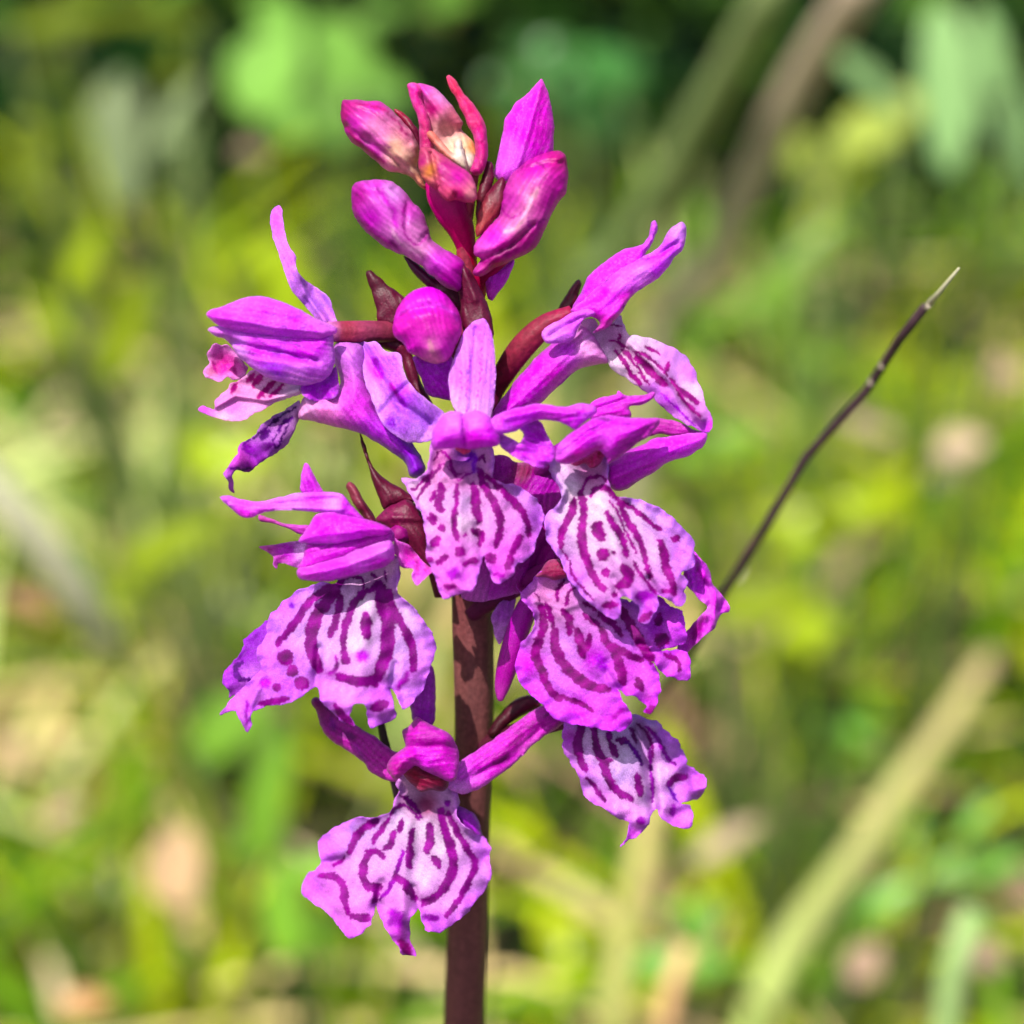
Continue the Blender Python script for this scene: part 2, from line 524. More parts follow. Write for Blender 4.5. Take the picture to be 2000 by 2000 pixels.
def meadow():
    rs = np.random.RandomState(4)
    NT = 3600                                     # tufts
    tx = rs.uniform(-75, 75, NT); ty = -15 + 195 * rs.uniform(0, 1, NT) ** 0.85
    ok = ~((np.abs(tx) < 8) & (ty < 6)); tx, ty = tx[ok], ty[ok]; NT = len(tx)
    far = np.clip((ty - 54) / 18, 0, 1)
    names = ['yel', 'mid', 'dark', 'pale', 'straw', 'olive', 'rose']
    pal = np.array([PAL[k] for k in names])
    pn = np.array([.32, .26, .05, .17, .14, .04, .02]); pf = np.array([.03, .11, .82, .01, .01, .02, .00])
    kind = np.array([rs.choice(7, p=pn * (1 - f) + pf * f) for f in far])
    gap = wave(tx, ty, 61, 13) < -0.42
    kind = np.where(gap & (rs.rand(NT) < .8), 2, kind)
    nb = rs.randint(4, 14, NT)
    idx = np.repeat(np.arange(NT), nb); N = len(idx)
    spread = rs.uniform(0.5, 2.4, NT)[idx]
    x = tx[idx] + rs.normal(0, 1, N) * spread; y = ty[idx] + rs.normal(0, 1, N) * spread
    keep = ~((np.abs(x) < 8) & (y < 6)); idx, x, y = idx[keep], x[keep], y[keep]; N = len(x)
    h = (rs.uniform(4, 12, NT) * np.where(gap, .55, 1))[idx] * rs.uniform(0.6, 1.2, N)
    h = np.where(y < 20, np.minimum(h, 9), h)
    w = rs.uniform(0.2, 0.75, NT)[idx] * rs.uniform(0.7, 1.2, N)
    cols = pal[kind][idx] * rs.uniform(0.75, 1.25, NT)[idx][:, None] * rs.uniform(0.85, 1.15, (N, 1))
    az = rs.uniform(0, 2 * np.pi, N); lean = rs.uniform(0.3, 1.9, N)
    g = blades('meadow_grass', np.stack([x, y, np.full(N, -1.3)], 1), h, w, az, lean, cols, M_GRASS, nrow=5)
    tag(g, 'green and yellowish meadow grass blurred behind the orchid', 'grass', kind='stuff')
    # dead straw lying between the tufts
    N = 4500
    x = rs.uniform(-70, 70, N); y = rs.uniform(-10, 170, N)
    keep = rs.uniform(0, 1, N) < np.clip(0.45 + 0.6 * wave(x, y, 31, 24), 0.05, 1) * np.clip(1.1 - y / 90, 0.05, 1)
    x, y = x[keep], y[keep]; N = len(x)
    z = rs.uniform(-1.0, 2.2, N)
    cols = np.array([PAL['straw'], PAL['rose'], (0.55, 0.45, 0.25), (0.20, 0.13, 0.06)])[rs.choice(4, N, p=[.45, .2, .2, .15])]
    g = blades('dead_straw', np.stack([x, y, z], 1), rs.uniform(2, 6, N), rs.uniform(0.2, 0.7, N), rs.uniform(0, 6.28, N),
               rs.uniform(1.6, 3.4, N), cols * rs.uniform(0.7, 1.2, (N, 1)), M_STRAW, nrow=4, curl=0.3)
    tag(g, 'pale dead straw and leaf litter lying among the grass', 'straw', kind='stuff')


meadow()


# ------------------------------------------------------------------ single plants behind the orchid
def leaf_mesh(base, direc, normal, length, width, droop=0.25, round_=0.6, cup=0.15, nl=12, nw=6, th=0.03):
    """an ovate leaf with a midrib fold, thickness and drooping tip"""
    d = np.array(direc, float); d /= np.linalg.norm(d)
    nn = np.array(normal, float); nn -= d * (nn @ d); nn /= np.linalg.norm(nn)
    s = np.cross(d, nn)
    top = []; T = []
    for i in range(nl + 1):
        t = i / nl
        wd = width / 2 * (math.sin(math.pi * t ** (0.9 - 0.35 * (1 - round_))) ** (0.55 + 0.5 * (1 - round_))) if 0 < t < 1 else 0.01
        for j in range(-nw, nw + 1):
            q = j / nw
            pos = np.array(base) + d * (length * t) + s * (wd * q) + nn * (-droop * length * t * t + cup * wd * abs(q) ** 1.5 + 0.03 * wd * math.sin(9 * t + 3 * q))
            top.append(pos); T.append((t, q))
    top = np.array(top); m = 2 * nw + 1; n = len(top)
    v = np.vstack([top, top - nn * th])
    f = []
    for i in range(nl):
        for j in range(m - 1):
            a = i * m + j
            f.append([a, a + 1, a + m + 1, a + m]); f.append([a + n, a + m + n, a + m + 1 + n, a + 1 + n])
    ring = [i for i in range(m)] + [i * m + m - 1 for i in range(1, nl + 1)] + [nl * m + j for j in range(m - 2, -1, -1)] + [i * m for i in range(nl - 1, 0, -1)]
    for a, b in zip(ring, ring[1:] + ring[:1]):
        f.append([b, a, a + n, b + n])
    T = np.array(T + T)
    return v, f, T


def leaf(base, direc, normal, length, width, c, parent, name='leaf', **kw):
    v, f, T = leaf_mesh(base, direc, normal, length, width, **kw)
    col = np.tile(np.array(c), (len(v), 1)) * (1 + 0.25 * np.exp(-(T[:, 1] / 0.09) ** 2) + 0.1 * wave(T[:, 0] * 60, T[:, 1] * 40, 77, 25))[:, None]
    return make_obj(name, v, f, col, M_GRASS, parent)


def stem_part(name, pts, r0, r1, c, parent, c2=None):
    q = spline([(p[0], p[1], p[2]) for p in pts], 0.7, False)
    # resample on real length
    L = np.concatenate([[0], np.cumsum(np.linalg.norm(np.diff(q, axis=0), axis=1))]); keep = np.concatenate([[True], np.diff(L) > 1e-5])
    q = q[keep]; t = np.linspace(0, 1, len(q))
    v, f = tube_mesh(q, r0 + (r1 - r0) * t, 10)
    c = np.array(c); c2 = np.array(c2) if c2 is not None else c
    tt = np.concatenate([np.repeat(t, 10), [0, 1]])
    col = c * (1 - tt[:, None]) + c2 * tt[:, None]
    return make_obj(name, v, f, col * (1 + 0.15 * wave(tt * 60, tt * 13, 5, 15))[:, None], M_DRY, parent)


def herb(name, label, cat, leaves, c, group=None, stemc=(0.10, 0.14, 0.04)):
    """leaves: (px, py, depth, px size long, px size wide, angle deg in picture, facing)"""
    d0 = np.mean([l[2] for l in leaves]); mx = np.mean([l[0] for l in leaves])
    top = P(mx, np.mean([l[1] for l in leaves]), d0)
    basep = np.array([top[0], top[1] + 1.0, -1.2])
    e = empty(name, tuple(basep))
    tag(e, label, cat, group)
    more = []
    for l in leaves:
        rs = np.random.RandomState(int(l[0] * 3 + l[1]))
        more.append((l[0], l[1], l[2], l[3] * .82, l[4] * .72, l[5], l[6]))
        for q in range(2):
            more.append((l[0] + rs.uniform(-.5, .5) * l[3], l[1] + rs.uniform(-.5, .5) * l[3], l[2] + rs.uniform(-2, 5), l[3] * rs.uniform(.35, .6), l[4] * rs.uniform(.3, .55), rs.uniform(0, 360), l[6] * rs.uniform(.4, 1)))
    for (px, py, d, ln, wd, ang, face) in more:
        cpt = P(px, py, d)
        k = HALF / 1000 * (DIST + d)
        a = math.radians(ang)
        dirv = Rn * math.cos(a) + Un * math.sin(a) - Fn * 0.15
        nrm = -Fn * face + np.array([0, 0, 1.0])
        ln_, wd_ = ln * k, wd * k
        b = cpt - dirv / np.linalg.norm(dirv) * ln_ * 0.5
        rs = np.random.RandomState(int(px + py))
        leaf(b, dirv, nrm, ln_, wd_, np.array(c) * rs.uniform(0.55, 1.15), e, droop=0.1, round_=0.9)
        mid = (b + basep) / 2 + np.array([0.4, 0.4, 0.8])
        stem_part('leaf_stalk', [basep, mid, b], 0.09, 0.05, stemc, e)
    return e


def shrub(label, cx, cy, rx, ry, h, seed, n=420):
    """low dark shrub: woody stems and separate small leaves through its whole volume"""
    rs = np.random.RandomState(seed)
    e = empty('low_shrub', (cx, cy, -1.2)); tag(e, label, 'shrub', 'dark shrubs at the back of the meadow')
    for i in range(7):
        a = rs.uniform(0, 6.28); r = rs.uniform(.2, .8)
        stem_part('stem', [(cx, cy, -1.2), (cx + .4 * r * rx * math.cos(a), cy + .4 * r * ry * math.sin(a), h * .45), (cx + r * rx * math.cos(a), cy + r * ry * math.sin(a), h * .85)], .22, .08, (0.06, 0.045, 0.03), e)
    V = []; Fc = []; C = []
    for i in range(n):
        u = rs.normal(0, 1, 3); u /= np.linalg.norm(u); rr = rs.uniform(.35, 1.0) ** .6
        c = np.array([cx + u[0] * rx * rr, cy + u[1] * ry * rr, max(0.2, h * .5 + u[2] * h * .5 * rr)])
        d = rs.normal(0, 1, 3); d[2] *= .5; d /= np.linalg.norm(d)
        nr = np.array([rs.normal(0, .5), rs.normal(0, .5), 1.0]); nr -= d * (nr @ d); nr /= np.linalg.norm(nr)
        sd_ = np.cross(d, nr); L = rs.uniform(1.6, 3.6); W = L * rs.uniform(.28, .42)
        k = len(V)
        V += [c - d * L / 2, c - d * L * .15 + sd_ * W + nr * W * .3, c + d * L * .2 + sd_ * W * .8 + nr * W * .25, c + d * L / 2 - nr * L * .1,
              c + d * L * .2 - sd_ * W * .8 + nr * W * .25, c - d * L * .15 - sd_ * W + nr * W * .3, c - d * L * .15, c + d * L * .2]
        Fc += [[k, k + 1, k + 6], [k + 1, k + 2, k + 7, k + 6], [k + 2, k + 3, k + 7], [k + 3, k + 4, k + 7], [k + 4, k + 5, k + 6, k + 7], [k + 5, k, k + 6]]
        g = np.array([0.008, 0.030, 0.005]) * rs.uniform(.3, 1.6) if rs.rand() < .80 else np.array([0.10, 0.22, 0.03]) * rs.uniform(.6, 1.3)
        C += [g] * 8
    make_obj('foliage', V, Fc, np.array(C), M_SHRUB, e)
    return e


shrub('low dark green shrub behind the topmost buds', -3, 84, 15, 7, 14, 1, 420)
shrub('low dark green shrub behind the round bright green leaves', -24, 88, 13, 7, 13, 2, 340)
shrub('low dark green shrub behind the slanting upper right stalks', 20, 88, 13, 7, 14, 3, 380)
shrub('low dark green shrub reaching the top left corner', -42, 80, 12, 7, 11, 4, 260)
shrub('low dark green shrub behind the pale leaf of the top right corner', 40, 86, 12, 7, 12, 5, 260)

GG = 'broad-leaved herbs behind the orchid'
herb('round_leaved_herb', 'herb with three round bright green leaves above the upper left buds', 'herb',
     [(520, 140, 34, 230, 230, 60, .9), (660, 110, 36, 200, 200, 110, .9), (650, 235, 33, 150, 140, -80, .9)], (0.18, 0.38, 0.06), GG)
herb('round_leaved_herb', 'herb with small dark green leaves just right of the topmost petal', 'herb',
     [(1070, 110, 42, 130, 130, 40, .8), (1180, 130, 40, 150, 150, 140, .7), (1160, 240, 42, 150, 110, -60, .7), (1020, 210, 44, 120, 110, 200, .6)], (0.05, 0.17, 0.035), GG)
herb('round_leaved_herb', 'herb with one round yellowish leaf at the upper right', 'herb',
     [(1700, 255, 32, 180, 170, 20, .8), (1560, 300, 36, 120, 80, 100, .6)], (0.24, 0.30, 0.05), GG)
herb('broad_leaved_herb', 'upright pale green leaf cut by the top right corner', 'herb',
     [(1850, 170, 26, 430, 150, -88, .9), (1960, 230, 28, 300, 170, -70, .8)], (0.19, 0.33, 0.12), GG)
herb('broad_leaved_herb', 'olive leaved herb in the top left corner', 'herb',
     [(120, 40, 36, 260, 110, 10, .7), (300, 30, 38, 240, 90, 170, .7), (60, 330, 30, 200, 90, 60, .7)], (0.11, 0.15, 0.008), GG)
herb('broad_leaved_herb', 'grey green herb with a brown edged leaf left of the buds', 'herb',
     [(230, 290, 30, 300, 130, -80, .8), (330, 230, 31, 240, 60, 60, .5)], (0.20, 0.26, 0.12), GG)
herb('broad_leaved_herb', 'yellow green herb behind the left flowers', 'herb',
     [(330, 1060, 26, 260, 120, 30, .8), (240, 640, 28, 280, 120, 70, .8), (560, 560, 30, 260, 130, 100, .8), (440, 900, 27, 200, 120, 20, .9)], (0.27, 0.37, 0.008), GG)
herb('broad_leaved_herb', 'green herb with long leaves under the pointed right petals', 'herb',
     [(1480, 570, 34, 300, 70, 35, .6), (1560, 500, 30, 300, 80, 45, .8), (1400, 870, 24, 220, 110, 20, .8)], (0.17, 0.33, 0.03), GG)
herb('broad_leaved_herb', 'yellowish herb beside the dark thin stalk', 'herb',
     [(1600, 1020, 26, 320, 130, 25, .8), (1500, 1180, 24, 260, 140, 10, .8), (1560, 1260, 26, 200, 130, 60, .8)], (0.28, 0.38, 0.010), GG)
herb('broad_leaved_herb', 'blue green herb at the lower right edge', 'herb',
     [(1650, 1420, 28, 160, 60, -20, .6), (1910, 1690, 26, 240, 90, 15, .8), (1720, 1760, 26, 200, 80, 30, .8), (1330, 1880, 20, 240, 110, 5, .8)], (0.15, 0.35, 0.05), GG)
herb('broad_leaved_herb', 'bright green herb left of the lowest flower', 'herb',
     [(520, 1560, 24, 300, 120, 80, .8), (440, 1400, 26, 240, 130, 40, .8), (560, 1780, 22, 240, 120, 95, .8)], (0.18, 0.38, 0.03), GG)

# dry and green stalks standing on their own
def stalk(name, label, cat, pts, r0, r1, c, c2=None, group=None):
    """pts: (px, py, depth), the last one is carried down to the ground"""
    w = [P(*p) for p in pts]
    end = w[-1] + (w[-1] - w[-2]) / np.linalg.norm(w[-1] - w[-2]) * 2.0
    foot = np.array([end[0], end[1] + 0.6, -1.3])
    w = w[::-1]
    if w[0][2] > 0.5:
        w = [foot] + w
    e = empty(name, tuple(w[0])); tag(e, label, cat, group)
    stem_part('stem', w, r0, r1, c, e, c2)
    return e


SG = 'single stalks in the blurred meadow'
stalk('grass_stalk', 'thick green stalk slanting up right of the topmost petal', 'stalk', [(1530, -60, 20), (1370, 230, 24), (1200, 520, 28), (1120, 660, 30)], .36, .30, (0.13, 0.19, 0.05), (0.17, 0.22, 0.08), SG)
stalk('grass_stalk', 'pale mauve dry stalk slanting at the upper right', 'stalk', [(1720, -80, 20), (1560, 160, 23), (1390, 520, 27), (1260, 790, 30)], .34, .32, (0.30, 0.30, 0.15), (0.36, 0.28, 0.20), SG)
stalk('grass_stalk', 'whitish dry stalk reaching in from the left edge', 'stalk', [(215, 1270, 25), (150, 1150, 24), (60, 1035, 23), (-140, 840, 22), (-420, 760, 22), (-640, 900, 22)], .36, .30, (0.40, 0.40, 0.24), (0.52, 0.50, 0.34), SG)
stalk('grass_stalk', 'thick straw coloured stalk slanting through the lower right', 'stalk', [(1935, 1285, 30), (1860, 1400, 28), (1680, 1660, 26), (1450, 2080, 24)], .38, .20, (0.20, 0.29, 0.06), (0.40, 0.31, 0.14), SG)
stalk('grass_stalk', 'yellow stalk rising below the lower right flower', 'stalk', [(1275, 1560, 24), (1250, 1700, 24), (1190, 2080, 22)], .30, .24, (0.20, 0.24, 0.05), (0.33, 0.29, 0.09), SG)
stalk('grass_stalk', 'thin orange stalk at the bottom edge right of the stem', 'stalk', [(1345, 1850, 18), (1310, 1930, 18), (1290, 2080, 18)], .16, .14, (0.50, 0.30, 0.14), None, SG)
stalk('grass_stalk', 'greyish green stalk near the bottom right corner', 'stalk', [(1900, 1780, 16), (1860, 1900, 16), (1840, 2080, 16)], .2, .2, (0.2, 0.3, 0.1), None, SG)

tw = empty('dry_twig', tuple(P(960, 1850, 20.0)))
tag(tw, 'thin dark dry twig slanting up to a pale tip right of the flowers', 'twig')
twp = [(960, 1850, 20), (1090, 1640, 14), (1210, 1460, 8.5), (1330, 1290, 4.8), (1425, 1150, 3.2), (1500, 1020, 2.8), (1580, 893, 2.4), (1690, 760, 2.2), (1760, 660, 1.6), (1812, 598, 1.1)]
twb = [P(*p) for p in twp]
foot = np.array([twb[0][0] - 1.0, twb[0][1] + 3, -1.2])
twb = [p + np.random.RandomState(i + 3).uniform(-.025, .025, 3) for i, p in enumerate(twb)]
stem_part('stem', [foot] + twb, .072, .034, (0.022, 0.020, 0.014), tw, (0.040, 0.020, 0.026))
stem_part('stem_tip', [P(1808, 602, 1.12), P(1835, 570, 0.9), P(1873, 524, 0.6)], .024, .008, (0.38, 0.36, 0.24), tw)
for (px, py, d, sz, a) in ((1812, 598, 1.1, 26, 50), (1722, 716, 1.9, 24, 60), (1700, 748, 2.1, 30, 52), (1480, 1050, 4.4, 26, 55), (1440, 1130, 5.0, 26, 55)):
    b = P(px - 3, py + 4, d - 0.06)
    dv = Rn * math.cos(math.radians(a)) + Un * math.sin(math.radians(a))
    leaf(b, dv, -Fn + Rn * .3, sz * HALF / 1000 * (DIST + d) * 1.3, sz * .5 * HALF / 1000 * (DIST + d), (0.42, 0.36, 0.28), tw, name='husk', th=0.01)

DG = 'dry leaves lying in the meadow'
def dry_leaf(label, px, py, d, ln, wd, ang, c):
    k = HALF / 1000 * (DIST + d) * 0.62; a = math.radians(ang); c = np.array(c) * 0.8
    dirv = Rn * math.cos(a) + Un * math.sin(a)
    b = P(px, py, d) - dirv * ln * k / 2
    e = leaf(b, dirv, -Fn * .5 + np.array([0, 0, 1]), ln * k, wd * k, c, None, name='dry_leaf', droop=0.12, cup=0.35, round_=0.75)
    tag(e, label, 'dry leaf', DG)


dry_leaf('large peach coloured dry leaf left of the lowest flower', 345, 1690, 22, 260, 200, 80, (0.58, 0.40, 0.22))
dry_leaf('orange dry leaf at the bottom left edge', 165, 1960, 18, 180, 110, 10, (0.50, 0.28, 0.10))
dry_leaf('pinkish dry leaf near the left edge under the whitish stalk', 60, 1180, 24, 170, 70, -20, (0.42, 0.20, 0.14))
dry_leaf('beige dry leaf on the left edge above the bottom corner', 30, 1480, 24, 180, 90, -60, (0.60, 0.44, 0.24))
dry_leaf('rosy brown dry leaf low on the left', 120, 1590, 24, 150, 80, 30, (0.34, 0.20, 0.14))
dry_leaf('pale dry leaf at the right edge beside the twig', 1880, 870, 26, 170, 130, 20, (0.55, 0.42, 0.28))
dry_leaf('beige dry leaf right of the twig middle', 1700, 830, 28, 190, 100, -15, (0.48, 0.38, 0.24))
dry_leaf('pale yellow dry leaf under the twig at the right', 1850, 920, 30, 130, 80, 30, (0.48, 0.42, 0.25))
dry_leaf('pinkish dry leaf at the far right edge', 1960, 730, 30, 150, 130, 10, (0.52, 0.36, 0.26))
dry_leaf('brown dry leaf under the lower right flower', 1420, 1640, 24, 260, 90, 35, (0.42, 0.32, 0.20))
dry_leaf('pinkish dry leaf near the lower right stalk', 1690, 1880, 22, 150, 120, 60, (0.42, 0.29, 0.20))
dry_leaf('rosy dry leaf beside the bottom right corner', 1930, 1870, 22, 130, 110, 10, (0.34, 0.22, 0.17))
dry_leaf('brownish dry leaf left of the top buds', 490, 300, 30, 110, 90, 0, (0.27, 0.19, 0.13))

# ------------------------------------------------------------------ the orchid
def sd(py):                       # depth of the flowering stem along its length
    return 0.45 + 0.0008 * (py - 1000) + 0.0010 * max(0.0, py - 1500)


base_pt = P(905, 2000, sd(2000))
ORCHID = empty('orchid', (base_pt[0] - 0.2, base_pt[1] + 0.5, -1.2))
tag(ORCHID, 'magenta orchid spike with striped lips and pointed buds on a brown stem', 'orchid')

stp = [(905, 2000, 40), (912, 1800, 39), (918, 1600, 38), (925, 1400, 38), (922, 1200, 40), (918, 1000, 34), (915, 800, 28), (912, 620, 21), (912, 540, 17), (905, 480, 14), (915, 400, 12), (930, 330, 7)]
q = spline([(a, b, sd(b), r) for a, b, r in stp], 10, False)
p3 = P(q[:, 0], q[:, 1], q[:, 2]); rad = q[:, 3] / 1000 * HALF * (DIST + q[:, 2])
low = np.array([np.array(ORCHID.location) * (1 - t) + p3[0] * t for t in np.linspace(0, .97, 30)])
p3 = np.vstack([low, p3]); rad = np.concatenate([np.full(30, rad[0] * 1.05), rad])
v, f = tube_mesh(p3, rad, 22, ribs=7, ribamp=0.035)
tt = np.concatenate([np.repeat(np.concatenate([np.full(30, 2000), q[:, 1]]), 22), [2000, 330]])
k = np.clip((tt - 600) / 700, 0, 1)[:, None]
ang = np.concatenate([np.tile(np.arange(22), len(p3)), [0, 0]])
sc_ = lin('#8c2440') * (1 - k) + lin('#683a3a') * k  # stem tones darkened to carry the shade cast by the flowers
sc_ = sc_ * (1 + 0.16 * wave(ang * 18.0, tt * 0.25, 3, 30) + 0.22 * wave(ang * 4.0, tt, 8, 190))[:, None] * K_ALB
make_obj('stem', v, f, sc_, M_STEM, ORCHID)

# colours as photographed
MAG = '#c41fb0'; HOT = '#d81fa8'; LIL = '#cf7cf0'; PUR = '#b045d8'; DMAG = '#9a0f86'; MAR = '#6a1238'; PALE = '#f3dff6'; PK = '#e9a8d8'; DARK = '#8e0a78'


def bract(crop, outline, d, col='#5c1030', **kw):
    return sheet('bract', crop, outline, d, [(outline[0][0], outline[0][1], col), (outline[len(outline) // 2][0], outline[len(outline) // 2][1], '#701a3c')],
                 ORCHID, M_BRACT, puff=kw.pop('puff', 0.03), th=0.02, **kw)


# --- bracts
bract('A', [(370, 1390), (400, 1380), (450, 1420), (520, 1480), (600, 1540), (640, 1640), (600, 1720), (530, 1720), (450, 1700), (430, 1600), (400, 1500)], 0.15, '#5a0c2c')
bract('A', [(945, 1340), (980, 1340), (1040, 1400), (1090, 1490), (1130, 1580), (1165, 1700), (1170, 1800), (1120, 1830), (1060, 1830), (1000, 1800), (970, 1700), (960, 1580), (945, 1450)], -0.12, '#6c0f3c', puff=0.06, folds=[([(985, 1360), (1060, 1560)], 22, -.03)])
bract('A', [(1060, 980), (1080, 850), (1110, 760), (1135, 690), (1160, 700), (1175, 790), (1150, 900), (1110, 980), (1070, 1080)], -0.12, '#6e1030')
bract('A', [(1065, 1170), (1070, 1040), (1110, 930), (1170, 840), (1230, 790), (1260, 880), (1230, 1000), (1160, 1080), (1100, 1150)], -0.2, '#c0585a', puff=0.05)
bract('A', [(610, 1290), (700, 1340), (800, 1420), (940, 1480), (985, 1600), (960, 1650), (900, 1590), (800, 1520), (700, 1430), (650, 1370)], 0.1, '#6a0c50', puff=0.05)
bract('A', [(545, 365), (600, 385), (660, 440), (710, 520), (705, 620), (650, 520), (590, 430)], 0.02, '#b01a50', puff=0.02)
bract('C', [(745, 660), (790, 570), (840, 490), (870, 465), (885, 490), (870, 560), (850, 640), (800, 680)], 0.3, '#6a1030')
bract('D', [(971, -130), (1000, -60), (1030, 20), (1060, 100), (1150, 190), (1240, 240), (1330, 310), (1200, 350), (1130, 370), (1090, 290), (1050, 180), (1015, 60), (985, -40)], 0.12, '#560a26', puff=0.06)
bract('D', [(890, 220), (910, 195), (940, 210), (1000, 310), (1060, 400), (1090, 470), (1030, 460), (980, 400), (930, 320)], 0.2, '#a04a5c', puff=0.05)
bract('B', [(1000, 900), (1350, 880), (1450, 1050), (1490, 1180), (1560, 1320), (1480, 1300), (1400, 1160), (1340, 1010), (1150, 940)], 0.25, '#7a1840', puff=0.05)
bract('D', [(1075, 440), (1130, 370), (1200, 330), (1290, 310), (1350, 370), (1410, 480), (1420, 620), (1440, 760), (1300, 640), (1200, 560), (1150, 500)], 0.05, '#8c0f58', puff=0.10, folds=[([(1180, 420), (1380, 430)], 20, -.03)])
bract('G', [(160, 1130), (230, 1010), (330, 920), (420, 900), (470, 960), (380, 1010), (290, 1070), (200, 1150)], 0.6, '#4a1020', puff=0.05)

# --- buds
tube('bud_stalk', 'A', [(1010, 1420, .12, 62), (1000, 1250, .06, 60), (960, 1110, 0, 85), (900, 1000, -.05, 105), (850, 880, -.08, 110), (800, 800, -.08, 70)],
     [(1010, 1400, '#b03040'), (960, 1150, '#b02a60'), (860, 920, '#b81a78')], ORCHID, M_BUD, ribs=5, ribamp=.05)

b = sheet('bud', 'A', [(225, 310), (280, 305), (380, 310), (470, 320), (530, 370), (610, 450), (670, 530), (700, 600), (700, 680), (690, 720), (720, 790), (760, 880), (710, 850), (640, 785), (590, 770), (500, 750), (430, 690), (330, 610), (260, 550), (225, 470), (210, 380)],
          -0.05, [(230, 360, '#b01070'), (280, 480, '#d440a8'), (420, 340, '#d8489c'), (450, 470, '#e890b0'), (420, 620, '#cc4aa4'), (560, 610, '#f8c49c'), (640, 720, '#f6c8a4'), (640, 520, '#e890a0'), (720, 820, '#e8a080')],
          ORCHID, M_BUD, tilt=(.03, 0), puff=0.26, pback=1.0, folds=[([(240, 330), (420, 400), (640, 580)], 16, .04), ([(240, 470), (430, 600), (620, 740)], 20, .04)], strokes=[([(225, 340), (235, 450), (330, 580), (480, 700)], 34, '#a81068', 10), ([(300, 330), (470, 360), (640, 540)], 14, '#b8306c', 5), ([(330, 480), (420, 540), (520, 600)], 12, '#c05890', 5)], step=4)

b = sheet('bud', 'A', [(690, 210), (780, 220), (860, 280), (930, 370), (980, 450), (970, 490), (1040, 560), (1070, 650), (1030, 760), (950, 720), (880, 680), (790, 650), (740, 560), (750, 440), (700, 280)],
          -0.12, [(720, 240, '#e060a8'), (850, 280, '#f0a0c8'), (790, 360, '#c83078'), (930, 430, '#e88890'), (860, 480, '#f0b0a0'), (950, 600, '#f8dcb0'), (1000, 690, '#fbeccc'), (1040, 600, '#f0a070')],
          ORCHID, M_BUD, puff=0.12, pback=.8, ctrl=[(900, 540, 110, .16)], folds=[([(700, 250), (780, 400), (770, 560)], 22, .05)], step=4)
sheet('sepal', 'A', [(630, 210), (655, 195), (690, 205), (720, 240), (712, 290), (745, 360), (775, 450), (785, 620), (720, 640), (705, 530), (700, 440), (670, 350), (640, 270)], -0.18, [(660, 230, '#d82a98'), (740, 540, '#b0186a')], b, M_PET, puff=.05)
sheet('sepal', 'A', [(870, 165), (890, 150), (920, 170), (990, 270), (1050, 340), (1100, 410), (1125, 490), (1135, 600), (1125, 720), (1080, 780), (1020, 760), (1055, 640), (1050, 560), (1005, 450), (955, 340), (900, 230)],
      -0.16, [(900, 180, '#e8506c'), (1040, 420, '#cc2474'), (1080, 540, '#c83888'), (1070, 720, '#b8407c')], b, M_PET, puff=.08, folds=[([(900, 190), (1080, 560)], 14, -.02)])
sheet('column', 'A', [(750, 510), (785, 500), (850, 570), (920, 640), (925, 560), (960, 545), (985, 620), (1005, 700), (1005, 750), (960, 735), (890, 690), (800, 590)], -0.24, [(780, 530, '#f0907c'), (880, 640, '#f0a088'), (960, 620, '#fbf0d0'), (1000, 740, '#f8e0b8')], b, M_BUD, puff=.06)
sheet('petal', 'A', [(700, 660), (720, 610), (780, 610), (850, 650), (940, 710), (1020, 770), (1060, 850), (1065, 930), (1020, 955), (940, 935), (880, 940), (820, 890), (750, 830), (705, 760)],
      -0.34, [(730, 700, '#b0186a'), (770, 740, '#e89a60'), (850, 740, '#b81078'), (940, 800, '#cc1890'), (890, 900, '#e86880'), (1030, 900, '#f09a9a'), (960, 900, '#d02a78')], b, M_BUD, puff=.10, folds=[([(780, 640), (830, 860)], 14, .05), ([(930, 900), (920, 950)], 12, .05)], step=4)

b = sheet('bud', 'A', [(1300, 760), (1400, 680), (1500, 640), (1580, 625), (1620, 650), (1640, 780), (1630, 880), (1560, 980), (1500, 1110), (1430, 1240), (1300, 1310), (1180, 1370), (1080, 1420), (1040, 1390), (1090, 1310), (1050, 1280), (1060, 1200), (1110, 1130), (1200, 1030), (1230, 870)],
          -0.18, [(1590, 680, '#b80a72'), (1440, 760, '#cc3a9c'), (1290, 950, '#c04a96'), (1500, 930, '#cc3a98'), (1410, 920, '#e070a0'), (1330, 1070, '#f088b4'), (1200, 1180, '#ea30b4'), (1100, 1260, '#f070c0'), (1420, 1180, '#b00a78'), (1200, 1350, '#a8104e'), (1260, 1260, '#b81680'), (1600, 850, '#cc1c98')],
          ORCHID, M_BUD, tilt=(-.02, 0), puff=0.24, pback=1.0, strokes=[([(1450, 870), (1390, 970), (1350, 1080), (1250, 1140)], 26, '#f8b0b8', 6), ([(1240, 880), (1230, 1000), (1290, 1050), (1350, 1010)], 12, '#a83080', 4), ([(1320, 760), (1420, 700), (1500, 740), (1480, 860)], 12, '#a81478', 4), ([(1380, 1050), (1400, 1100), (1520, 1040)], 12, '#a01480', 4), ([(1440, 1120), (1350, 1190), (1270, 1250), (1110, 1330)], 40, '#980a68', 10)], folds=[([(1420, 1090), (1300, 1210), (1090, 1320)], 18, .05), ([(1330, 760), (1500, 700), (1600, 700)], 14, .03)], step=4)
